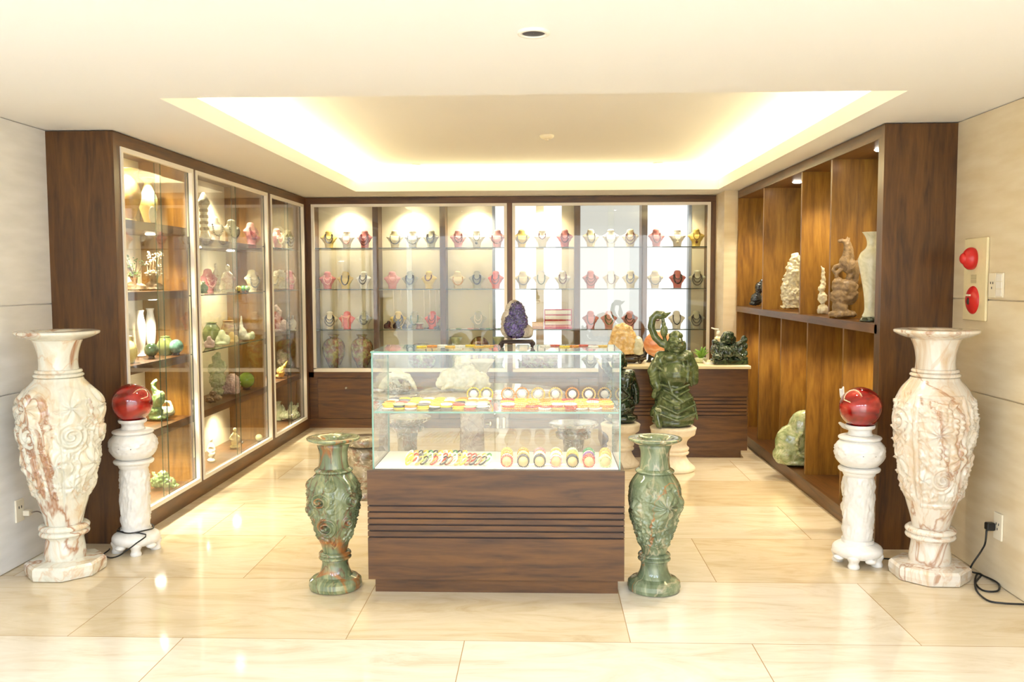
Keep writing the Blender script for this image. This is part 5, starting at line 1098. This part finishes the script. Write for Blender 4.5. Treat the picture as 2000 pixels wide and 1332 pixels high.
def lotus(name, u, z, w_, h_, mat, label, X=-2.72, group=None):
    L = LL(u, z, X); k = px(u, X); t = thing(name, tuple(L), label, 'lotus carving', group); random.seed(u)
    R = w_/2/k; H = h_/k; b = MB()
    for ring, (rr, hh, n) in enumerate(((1.0, 0.6, 10), (0.72, 0.85, 8), (0.42, 1.0, 6))):
        for i in range(n):
            a = 2*math.pi*i/n+ring*0.4; c = Vector((math.cos(a), math.sin(a), 0))
            P = [Vector(L)+Vector((0, 0, H*0.12))+c*R*0.15, Vector(L)+c*R*rr*0.7+Vector((0, 0, H*hh*0.35)), Vector(L)+c*R*rr+Vector((0, 0, H*hh))]
            b.tube(P, [R*0.14, R*0.24, R*0.03], 8)
    b.build('petals', mat, t); MB().lathe(pl([(R*0.5, 0), (R*0.55, H*0.05), (R*0.3, H*0.15), (R*0.1, H*0.2)], 2), tuple(L), 24).build('foot', mat, t)
lotus('lotus_carving', 338, Z5, 46, 40, PINKQ, 'pale pink lotus carving on the cabinet floor, first bay', -2.8)
lblob('jade_cabbage', 308, Z5, 'green carved jade cabbage in front of the pink lotus, cabinet floor', 'jade carving', lambda q: [q.e(300, 585, 16, 15, 14), q.e(318, 588, 16, 12, 14), q.e(308, 575, 12, 12, 10), q.c((296, 580, 5), (288, 568, 3)), q.e(330, 594, 10, 6, 10)], MJADE, X=-2.72, disp=0.03, ds=0.015)
# bay 2
llathe('pagoda_lantern', 403, Z1, 'carved openwork pagoda lantern with a flared top, second bay top shelf', 'lantern', [(11, 0), (12, 2), (9, 8), (7, 14), (7, 60), (10, 66), (13, 72), (8, 80), (5, 88), (2, 92)], IVJADE, n=1, X=-2.68,
       extra=lambda t, L, k: [MB().lathe([(8.2/k, h/k), (8.8/k, (h+3)/k), (8.2/k, (h+6)/k)], tuple(L), 24, cap=False).build('carved_band', BROWNST, t) for h in (18, 30, 42, 54)])
llathe('porcelain_vase', 489, Z1, 'blue and white porcelain vase on the top shelf before the second divider', 'vase', [(7, 0), (7.5, 2), (5.5, 8), (7, 20), (9, 38), (8, 46), (5, 50), (6, 54), (6.5, 55), (4, 52)], marble('porcelain_pattern', [(0.42, rgb(214, 222, 220)), (0.5, rgb(226, 230, 226)), (0.55, rgb(90, 110, 140)), (0.6, rgb(220, 226, 222))], [], 28, 0.1), X=-2.78)
def lb(u, z, c, nk, nc, where, X=-2.72, s=1.0): bust(tuple(LL(u, z, X)), 1.15, c, where, nk, nc, s, 'necklace busts in the long cabinet')
lb(424, Z1, 'white', 'spaced', 'dark', 'near the lantern, top shelf of the long cabinet', -2.70)
lb(457, Z1, 'grey', 'spaced', 'dark', 'middle of second bay, top shelf, long cabinet', -2.70)
lb(494, Z1, 'rose', 'chunky', 'maroon', 'by the porcelain vase, top shelf, long cabinet', -2.66)
lb(409, Z2, 'pink', 'chunky', 'pale', 'behind the green figure, upper glass shelf, long cabinet', -2.80, 1.0)
lb(494, Z2, 'cream', 'spaced', 'grey', 'by the orange fruit, upper glass shelf, long cabinet', -2.66, 1.0)
def fig(u, z, h_, w_, mat, label, X=-2.75, seed=0, cat='figurine', name='jade_figurine', group=None):
    random.seed(seed+u)
    def fn(q):
        e = [q.e(u, 600-h_*0.08, w_*0.5, h_*0.09, w_*0.45), q.e(u, 600-h_*0.33, w_*0.36, h_*0.3, w_*0.3), q.e(u, 600-h_*0.62, w_*0.30, h_*0.16, w_*0.26), q.e(u+w_*0.03, 600-h_*0.88, w_*0.17, h_*0.11, w_*0.17),
             q.c((u-w_*0.25, 600-h_*0.66, w_*0.10), (u-w_*0.42, 600-h_*0.48, w_*0.09, -w_*0.1), (u-w_*0.15, 600-h_*0.42, w_*0.08, -w_*0.3)), q.c((u+w_*0.25, 600-h_*0.66, w_*0.10), (u+w_*0.45, 600-h_*0.52, w_*0.09), (u+w_*0.4, 600-h_*0.3, w_*0.07))]
        return e
    return lblob(name, u, z, label, cat, fn, mat, X, 0.006, 0.012, 0.015, 1, group)
fig(398, Z2, 26, 20, MJADE, 'small dark green seated figure with an orange base, upper glass shelf, second bay', -2.66)
fig(423, Z2, 60, 20, IVJADE, 'slim pale ivory standing lady figure on the upper glass shelf', -2.78)
fig(446, Z2, 56, 26, IVJADE, 'broader ivory figure with raised folds on the upper glass shelf, middle of second bay', -2.75)
ball('fruit_carving', 467, Z2, 5.5, BM['yellow'], 'yellow glossy stone fruit on the upper glass shelf', -2.66)
ball('fruit_carving', 476, Z2, 5.5, BM['green'], 'green glossy stone fruit next to the yellow one', -2.70)
ball('fruit_carving', 484, Z2, 5.5, MJADE, 'mottled green stone fruit between the plain green and the orange one', -2.66)
ball('fruit_carving', 496, Z2, 6, BM['amber'], 'bright orange glossy stone fruit on the upper glass shelf', -2.66)
OLV = MATS['olive_stone']
llathe('olive_stone_pot', 412, Z3, 'large olive stone pot with a leaf finial on the lower glass shelf', 'pot', [(12, 0), (13, 2), (17, 14), (17, 28), (12, 38), (9, 42), (11, 44), (4, 46)], OLV, X=-2.78)
llathe('banded_stone_pot', 446, Z3, 'banded pinkish brown and cream stone pot on the lower glass shelf', 'pot', [(12, 0), (13, 2), (15, 14), (15, 26), (12, 36), (11, 39), (12, 42), (4, 43)], marble('banded_pot', [(0.3, rgb(190, 160, 110)), (0.5, rgb(214, 186, 140)), (0.6, rgb(150, 100, 80)), (0.75, rgb(226, 210, 160))], [], 2, 0.12, (1, 1, 6)), X=-2.78)
def discs(u, z, w_, h_, mat, label, X):
    lblob('ruyi_carving', u, z, label, 'carving', lambda q: [q.e(u-w_*0.3, 600-h_*0.3, w_*0.26, h_*0.3, w_*0.12), q.e(u, 600-h_*0.6, w_*0.28, h_*0.38, w_*0.12), q.e(u+w_*0.3, 600-h_*0.35, w_*0.28, h_*0.32, w_*0.12), q.e(u, 597, w_*0.5, 4, w_*0.2)], mat, X, 0.005, 0.004, 0.02, 2)
discs(407, Z3, 20, 26, PINKQ, 'pale pink scalloped jade carving at the front of the lower glass shelf', -2.66)
discs(432, Z3, 30, 32, PJADE, 'pale green scalloped jade carving at the front of the lower glass shelf', -2.68)
discs(452, Z3, 24, 24, AMB, 'amber yellow scalloped carving below the banded pot', -2.68)
lblob('white_flame_carving', 474, Z3, 'white flame shaped crystal carving on the lower glass shelf', 'carving', lambda q: [q.e(473, 588, 9, 14, 7), q.c((472, 585, 6), (470, 565, 3), (471, 552, 1.5)), q.e(481, 594, 7, 7, 6)], MILKJ, -2.7, 0.006, 0.01)
lblob('green_leaf_dish', 486, Z3, 'small olive leaf shaped dish on the lower glass shelf', 'dish', lambda q: [q.e(484, 593, 8, 8, 6), q.e(492, 591, 5, 9, 5)], PJADE, -2.66)
lotus('lotus_carving', 502, Z3, 24, 12, PINKQ, 'small flat pink coral flower at the far end of the lower glass shelf', -2.70)
lblob('green_plant_vase', 421, Z4, 'green jade vase overflowing with carved plants on the fourth shelf', 'vase', lambda q: [q.e(421, 590, 12, 9, 11), q.e(421, 566, 16, 18, 14), q.c((421, 548, 9), (418, 530, 6), (424, 515, 4)), q.e(411, 545, 8, 10, 8), q.e(431, 540, 9, 12, 8), q.e(420, 524, 9, 8, 8)], PJADE, -2.80, 0.007, 0.03, 0.015, 1)
lblob('wooden_leaf_stand', 410, Z4, 'dark brown carved leaf stand in front of the green plant vase', 'stand', lambda q: [q.e(408, 592, 12, 8, 9), q.e(420, 588, 10, 6, 8), q.e(412, 580, 7, 6, 6)], BROWNST, -2.68, 0.005, 0.02, 0.012, 1)
lblob('rose_quartz_cluster', 441, Z4, 'big pale pink rose quartz cluster on the fourth shelf of the second bay', 'quartz', lambda q: [q.e(450, 578, 16, 21, 14), q.e(434, 586, 16, 13, 13), q.e(424, 594, 10, 6, 10), q.e(454, 590, 12, 10, 12)], PINKQ, -2.74, 0.006, 0.03, 0.012, 0)
GAP = plain('green_glass_fruit', rgb(110, 150, 20), 0.05, coat=1, var=0.25, scale=10)
ball('green_glass_apple', 478, Z4, 16, GAP, 'yellow green glass apple on the fourth shelf, nearer the quartz', -2.72)
ball('green_glass_apple', 501, Z4, 13, plain('deep_green_glass_fruit', rgb(60, 112, 14), 0.05, coat=1, var=0.25, scale=10), 'deeper green glass apple on the fourth shelf, by the second divider', -2.74)
fig(405, Z5, 52, 18, MILKJ, 'small milky white figure on the cabinet floor, start of the second bay', -2.72)
fig(452, Z5, 42, 20, YEL, 'small pale yellow stacked figure on the cabinet floor, middle of second bay', -2.74)
ball('glass_ball', 500, Z5, 7, plain('clear_ball', rgb(190, 200, 150), 0.03, coat=1), 'small clear glass ball on the cabinet floor by the second divider', -2.62)
# bay 3
lblob('ring_dragon_carving', 543, Z1, 'pale ring shaped openwork carving on the top shelf of the last bay', 'carving', lambda q: [q.c((538, 585, 3), (535, 570, 3.4), (541, 558, 3.2), (550, 556, 3), (557, 564, 3), (556, 576, 3)), q.e(545, 592, 10, 7, 6), q.e(552, 583, 7, 4, 5), q.c((536, 596, 4), (532, 586, 2))], IVJADE, -2.82, 0.006, 0.01, 0.015, 1)
lb(545, Z1, 'pink', 'chunky', 'pearl', 'with big pearls, last bay, top shelf, long cabinet', -2.70)
lb(566, Z1, 'grey', 'triple', 'dark', 'nearest the corner, last bay, top shelf, long cabinet', -2.66)
lblob('ivory_mountain_carving', 550, 1.51, 'ivory carved mountain landscape on the second glass shelf of the last bay', 'carving', lambda q: [q.e(547, 588, 15, 13, 9), q.e(556, 584, 12, 15, 8), q.e(541, 578, 8, 16, 7), q.e(550, 572, 9, 12, 7), q.e(550, 597, 18, 4, 10)], IVJADE, -2.70, 0.006, 0.03, 0.014, 0)
lb(567, 1.51, 'rose', 'double', 'pearl', 'second glass shelf, last bay, long cabinet', -2.66)
lblob('coral_dancer_carving', 545, Z3, 'white and pink twisting coral carving on the third shelf, last bay', 'carving', lambda q: [q.c((548, 594, 7), (540, 575, 6), (546, 558, 5), (539, 546, 3)), q.e(554, 585, 9, 12, 7), q.e(545, 595, 12, 5, 9)], PINKQ, -2.70, 0.006, 0.02, 0.014, 1)
fig(571, Z3, 34, 15, IVJADE, 'small ivory seated figure on the third shelf by the cabinet corner', -2.64)
lblob('silver_black_rock', 553, Z4+0.085, 'black and silver crystal rock raised behind the orange carving, fourth shelf', 'rock', lambda q: [q.e(552, 585, 14, 15, 10), q.e(560, 592, 9, 9, 9), q.e(546, 574, 7, 10, 7)], STOOLST, -2.72, 0.006, 0.03, 0.014, 0)
t = thing('dark_riser', tuple(LL(553, Z4, -2.72)), 'low dark wooden riser under the black and silver rock, fourth shelf', 'stand')
L = LL(553, Z4, -2.72); MB().box(L.x-0.06, L.x+0.05, L.y-0.07, L.y+0.07, L.z+0.012, L.z+0.08, bev=0.004).build('riser_block', DARKW, t)
for dx in (-0.05, 0.04):
    for dy in (-0.06, 0.06): MB().box(L.x+dx-0.008, L.x+dx+0.008, L.y+dy-0.008, L.y+dy+0.008, L.z, L.z+0.012).build('foot', DARKW, t)
lblob('orange_bird_carving', 547, Z4, 'orange and yellow bird carving at the front of the fourth shelf, last bay', 'carving', lambda q: [q.e(546, 588, 8, 11, 7), q.c((549, 582, 5), (556, 572, 3), (560, 566, 1.5)), q.e(542, 596, 8, 4, 7)], BM['gold'], -2.67, 0.006, 0.02, 0.014, 1)
lblob('green_coral_carving', 557, Z5, 'pale green branching coral like carving on the cabinet floor, last bay', 'carving', lambda q: [q.e(556, 590, 16, 9, 9), q.e(570, 588, 12, 10, 8), q.c((552, 585, 4), (548, 570, 2)), q.c((562, 582, 5), (566, 564, 2.5)), q.c((572, 582, 4), (579, 566, 2)), q.c((566, 580, 4), (572, 570, 2))], PJADE, -2.72, 0.006, 0.03, 0.012, 0)
llathe('small_green_jar', 540, Z5, 'small green stone jar beside the branching carving, cabinet floor, last bay', 'jar', [(6, 0), (7, 2), (9, 12), (9, 22), (5, 30), (4, 34), (6, 38), (3, 36)], PJADE, X=-2.82)
# ================================================================== OPEN SHELVING CONTENTS
def RL(u, z, X): return Vector((X, onX(u, 600, X).y, z+0.0015))
def rblob(name, u, z, X, label, cat, fn, mat, voxel=0.007, disp=0.012, ds=0.03, smooth=2, group=None):
    L = RL(u, z, X); return single_blob(name, L, u, 600, label, cat, fn, mat, voxel, disp, ds, smooth, group)
ZS = 1.335
rblob('dark_jade_figure', 1478, ZS, 2.12, 'small blackish blue jade figure at the far end of the upper shelf', 'figurine', lambda q: [q.e(1477, 586, 11, 13, 10), q.e(1482, 565, 8, 12, 8), q.e(1487, 552, 4, 5, 4), q.e(1472, 594, 8, 6, 8)], BJADE, 0.007, 0.02, 0.02, 1)
rblob('ivory_mountain_carving', 1545, ZS, 2.10, 'tall ivory jade mountain carving on the upper shelf', 'carving', lambda q: [q.e(1546, 570, 18, 34, 14), q.e(1548, 530, 14, 30, 12), q.e(1552, 508, 10, 20, 10), q.e(1536, 560, 10, 24, 10), q.e(1548, 594, 24, 9, 14), q.e(1534, 545, 7, 8, 6), q.e(1541, 515, 7, 7, 6), q.e(1538, 532, 7, 8, 6)], IVJADE, 0.007, 0.05, 0.025, 1)
rblob('ivory_crane_carving', 1608, ZS, 2.08, 'slim cream jade carving with a raised tip beside the middle divider, upper shelf', 'carving', lambda q: [q.e(1607, 590, 11, 12, 10), q.e(1606, 566, 9, 12, 9), q.e(1604, 548, 7, 8, 7), q.c((1606, 545, 5), (1607, 525, 4), (1606, 510, 3)), q.c((1607, 520, 3), (1603, 506, 1.5))], IVJADE, 0.007, 0.02, 0.02, 1)
def horse(q):   # rearing horse, facing away from the viewer's right, on a swelling rock
    return [q.e(1646, 592, 28, 10, 18), q.e(1640, 578, 15, 14, 15), q.e(1640, 558, 20, 16, 15, rot=0.3), q.e(1650, 540, 26, 15, 14), q.e(1636, 530, 12, 9, 10), q.e(1660, 555, 16, 18, 12)]
L = RL(1648, ZS, 2.035); q = PX(L, 1648, 600)
hs = thing('rearing_horse_carving', tuple(L), 'brown stone rearing horse on a rock on the upper shelf, beside the cream vase', 'carving')
blob('rock', horse(q), BROWNST, hs, 0.008, 0.025, 0.04, 2)
blob('horse_body', [q.e(1658, 500, 18, 15, 11, rot=0.5), q.e(1649, 492, 12, 15, 10), q.c((1650, 486, 9), (1652, 470, 7), (1651, 458, 6)), q.c((1651, 455, 5), (1643, 450, 4), (1636, 451, 3)), q.e(1637, 451.5, 4, 3.4, 3.4), q.c((1650, 450, 2), (1652, 443, 1)), q.c((1655, 451, 2), (1657, 444, 1)),
                    q.c((1656, 455, 3), (1661, 468, 3.5), (1662, 484, 4)), q.c((1643, 496, 5), (1630, 500, 4), (1626, 506, 3), (1630, 514, 2.6)), q.c((1645, 502, 5), (1634, 512, 4), (1632, 520, 3), (1642, 524, 2.6)),
                    q.c((1664, 508, 8), (1656, 522, 6), (1662, 536, 4), (1656, 546, 4)), q.c((1668, 508, 8), (1670, 526, 5), (1664, 544, 4)), q.c((1672, 492, 4), (1682, 476, 3.5), (1692, 472, 2))], BROWNST, hs, 0.006, 0.006, 0.02, 1)
L = RL(1700, ZS, 2.06); k = F/L.y
cv = thing('tall_cream_vase', tuple(L), 'tall pale cream jade vase with a flared mouth on the upper shelf', 'vase')
b = MB(); b.lathe(pl([(r/k, (h+8)/k) for r, h in [(14, 0), (15, 3), (12, 10), (11, 20), (13, 45), (18, 75), (23, 100), (24, 112), (20, 124), (12, 132), (9, 140), (11, 152), (17, 162), (18, 163), (12, 158), (7, 145)]], 4), tuple(L), 40); b.build('slender_body', MILKJ, cv)
b = MB(); b.lathe([(19/k, 0), (20/k, 0.004), (18/k, 0.012), (17/k, 7/k), (15/k, 9/k), (0.01, 9/k)], tuple(L), 36); b.build('dark_foot', DJADE2, cv)
rblob('green_lotus_carving', 1722, ZS, 2.19, 'carved pale green jade ornament half hidden by the pillar on the upper shelf', 'carving', lambda q: [q.e(1722, 590, 16, 12, 14), q.e(1724, 560, 16, 16, 12), q.e(1720, 535, 14, 18, 11), q.e(1724, 575, 10, 16, 14)], PJADE, 0.008, 0.03, 0.03, 1)
L = Vector((2.115, 7.16, 0.1015)); k = F/L.y; u0 = 1000+0; 
bo = PX(L, 1571, 908)
bould = blob('carved_jade_boulder', [bo.e(1552, 864, 40, 40, 26), bo.e(1568, 836, 32, 38, 24), bo.e(1540, 886, 32, 22, 26), bo.e(1582, 878, 30, 30, 26), bo.e(1562, 899, 48, 11, 27)]
             + [bo.e(1560+12*math.cos(a), 862+22*math.sin(a), 3.6, 3.6, 3.6, y=-27) for a in [i*0.42-0.2 for i in range(12)]], BOULD, None, 0.007, 0.012, 0.09, 3, 0.1015)
tag(bould, 'large mottled green polished jade boulder in the lower part of the open shelving', 'boulder')
L = Vector((2.10, 5.66, 0.1015)); q = PX(L, 1702, 980); kk2 = q.k
def gx(u, v, y=0): return (u, v)
w3 = thing('white_winged_statue', tuple(L), 'tall white stone statue with raised thin wings in the lower shelving, behind the pale globe', 'statue')
blob('standing_body', [q.e(1685, 960, 34, 20, 20), q.e(1690, 900, 28, 60, 18), q.e(1690, 840, 20, 40, 16), q.c((1690, 820, 12), (1688, 790, 9), (1690, 770, 8)), q.e(1690, 765, 10, 12, 10), q.e(1656, 965, 14, 16, 14), q.e(1652, 925, 10, 26, 10)], WSTONE, w3, 0.009, 0.01, 0.03, 2)
blob('raised_wing', [q.c((1672, 815, 6), (1645, 806, 5), (1637, 800, 3)), q.c((1668, 808, 6), (1650, 780, 5), (1641, 745, 4)), q.c((1640, 748, 4), (1636, 734, 2)), q.c((1641, 746, 4), (1642, 730, 2))], WSTONE, w3, 0.006, 0.0, 0.03, 2)
blob('raised_wing', [q.c((1700, 800, 6), (1712, 775, 8), (1716, 755, 6), (1718, 744, 3))], WSTONE, w3, 0.006, 0.0, 0.03, 2)
# ================================================================== WALL FITTINGS AND CORDS
xw = WRO-0.001
def wp(u, v): return onX(u, v, xw)
a0, a1 = wp(1887, 545), wp(1931, 545)
z1 = wp(1909, 465).z; z0 = wp(1909, 626).z
al_ = thing('fire_alarm_panel', (xw, (a0.y+a1.y)/2, z0), 'cream wall panel with red strobe and red bell button beside the dark pillar', 'fire alarm')
ya, yb = min(a0.y, a1.y), max(a0.y, a1.y)
MB().box(xw-0.014, xw, ya, yb, z0, z1, bev=0.003).build('back_plate', plain('alarm_cream', rgb(236, 222, 180), 0.4), al_)
c = wp(1907, 505)
b = MB(); b.ell((xw-0.03, c.y, c.z), (0.045, 0.052, 0.062), 24, 16); b.ell((xw-0.065, c.y, c.z), (0.025, 0.028, 0.032), 16, 12); b.build('red_strobe', REDP, al_)
c = wp(1905, 586)
b = MB(); b.ell((xw-0.012, c.y, c.z), (0.028, 0.072, 0.078), 36, 20); rbn = b.build('red_call_point', REDP, al_)
b = MB(); b.ell((xw-0.039, c.y+0.002, c.z-0.006), (0.006, 0.014, 0.02), 16, 10); b.build('dark_window', BLACKP, rbn)
b = MB(); b.box(xw-0.043, xw-0.036, c.y-0.022, c.y+0.022, c.z+0.022, c.z+0.032); b.build('pale_marking', PLASTW, rbn)
c = wp(1907, 545)
for i in range(7): MB().box(xw-0.0165, xw-0.0135, c.y-0.03, c.y+0.03, c.z-0.021+i*0.007, c.z-0.019+i*0.007).build('speaker_slot', plain('slot_shadow', rgb(150, 132, 96), 0.6), al_)
def socket(u0, u1, v0, v1, label, holes=True, rocker=False):
    p, q_ = wp(u0, (v0+v1)/2), wp(u1, (v0+v1)/2); ya, yb = min(p.y, q_.y), max(p.y, q_.y); zb, zt = wp(u0, v1).z, wp(u0, v0).z
    t = thing('wall_socket' if not rocker else 'light_switch', (xw, (ya+yb)/2, zb), label, 'socket' if not rocker else 'switch')
    MB().box(xw-0.010, xw, ya, yb, zb, zt, bev=0.002).build('face_plate', PLASTW, t)
    ym, zm = (ya+yb)/2, (zb+zt)/2
    if rocker:
        for i in range(3): MB().box(xw-0.013, xw-0.009, ya+0.008, yb-0.008, zb+0.008+i*(zt-zb-0.012)/3, zb+0.004+(i+1)*(zt-zb-0.012)/3).build('rocker', WHITEF, t)
    else:
        for dy, dz in ((-0.012, 0.012), (0.012, 0.012), (0, -0.014)): MB().box(xw-0.0115, xw-0.0095, ym+dy-0.0025, ym+dy+0.0025, zm+dz-0.006, zm+dz+0.006).build('pin_slot', BLACKP, t)
    return t
socket(1934, 1947.5, 533, 581, 'cream wall socket beside the red alarm panel, joined to the switch')
socket(1948.5, 1962, 533, 581, 'cream three rocker light switch next to the socket by the alarm', rocker=True)
sk = socket(1944, 1960, 998, 1050, 'cream wall socket low on the right wall with a black plug in it')
pb = wp(1946, 1028)
t = thing('black_power_cord', (xw, pb.y, 0), 'black plug and cord looping down to the floor beside the pale onyx vase', 'power cord')
MB().box(xw-0.055, xw-0.012, pb.y-0.02, pb.y+0.02, pb.z-0.02, pb.z+0.02, bev=0.005).build('plug', BLACKP, t)
def flo(u, v, z=0.006): return onZ(u, v, z)
def smoothpts(P, n=6):
    P = [Vector(p) for p in P]; out = []
    for i in range(len(P)-1):
        p0, p1, p2, p3 = P[max(0, i-1)], P[i], P[i+1], P[min(len(P)-1, i+2)]
        for j in range(n):
            t = j/n; out.append(0.5*((2*p1)+(p2-p0)*t+(2*p0-5*p1+4*p2-p3)*t*t+(3*p1-3*p2+p3-p0)*t**3))
    return out+[P[-1]]
pts = [(xw-0.05, pb.y, pb.z-0.02), (xw-0.055, pb.y, pb.z-0.09), (xw-0.06, pb.y+0.03, 0.16), (xw-0.10, pb.y+0.06, 0.05), tuple(flo(1916, 1122)), tuple(flo(1906, 1138)), tuple(flo(1920, 1153)), tuple(flo(1948, 1154)), tuple(flo(1950, 1140, 0.012)), tuple(flo(1924, 1126, 0.012)), tuple(flo(1908, 1122)), tuple(flo(1906, 1150)), tuple(flo(1928, 1172)), tuple(flo(1960, 1178)), tuple(flo(2003, 1180))]
b = MB(); b.tube(smoothpts(pts), 0.0048, 8); b.build('cable', BLACKP, t)
# left wall socket with white plug
xl = WLO+0.001; p, q_ = onX(28, 990, xl), onX(44, 990, xl); zt, zb = onX(36, 975, xl).z, onX(36, 1019, xl).z
t = thing('wall_socket', (xl, (p.y+q_.y)/2, zb), 'white wall socket low on the white wall beside the tall rust-brown vase', 'socket')
ya, yb = min(p.y, q_.y), max(p.y, q_.y)
MB().box(xl, xl+0.010, ya, yb, zb, zt, bev=0.002).build('face_plate', PLASTW, t)
for dy in (-0.012, 0.012): MB().box(xl+0.0095, xl+0.0115, (ya+yb)/2+dy-0.0025, (ya+yb)/2+dy+0.0025, (zb+zt)/2+0.012, (zb+zt)/2+0.026).build('pin_slot', BLACKP, t)
pq = onX(44, 1001, xl)
t = thing('white_power_cord', (xl, pq.y, 0), 'thin grey cord and white plug running from the socket behind the rust-brown vase', 'power cord')
MB().box(xl+0.012, xl+0.05, pq.y-0.022, pq.y+0.018, pq.z-0.016, pq.z+0.016, bev=0.004).build('plug', PLASTW, t)
b = MB(); b.tube(smoothpts([(xl+0.05, pq.y, pq.z), (xl+0.07, pq.y+0.05, pq.z-0.01), (xl+0.06, pq.y+0.16, pq.z-0.10), (xl+0.05, pq.y+0.28, 0.05), (xl+0.08, pq.y+0.36, 0.006)]), 0.0035, 8); b.build('cable', plain('grey_cable', rgb(120, 110, 100), 0.5), t)
# black cord wound round the left pedestal foot
t = thing('power_cable', (LP[0], LP[1], 0), 'black cord wound round the foot of the pedestal before the glass cabinet', 'cord')
P = []
for i in range(26):
    a = math.radians(200+i*15.5); P.append((LP[0]+0.098*math.cos(a), LP[1]+0.098*math.sin(a), 0.136+0.003*math.sin(i)))
P += [(LP[0]+0.10, LP[1]-0.09, 0.125), (LP[0]+0.07, LP[1]-0.145, 0.09), (LP[0]+0.01, LP[1]-0.165, 0.045), (LP[0]-0.03, LP[1]-0.170, 0.02), (LP[0]-0.08, LP[1]-0.165, 0.008), (LP[0]-0.15, LP[1]-0.10, 0.007), (LP[0]-0.16, LP[1]-0.02, 0.007), (LP[0]-0.17, LP[1]+0.01, 0.007)]
b = MB(); b.tube(smoothpts(P, 3), 0.004, 8); b.build('wound_cable', BLACKP, t)
b = MB(); p0 = flo(1696, 1088); p1 = flo(1742, 1092); b.tube([tuple(p0), tuple((p0+p1)/2), tuple(p1)], 0.0045, 8)
tag(b.build('black_floor_cord', BLACKP), 'short length of black cord on the floor between pale pedestal and pale onyx vase', 'cord')
for d_, n_ in NP.values(): bpy.data.objects.remove(n_)
bpy.data.objects.remove(protoB)
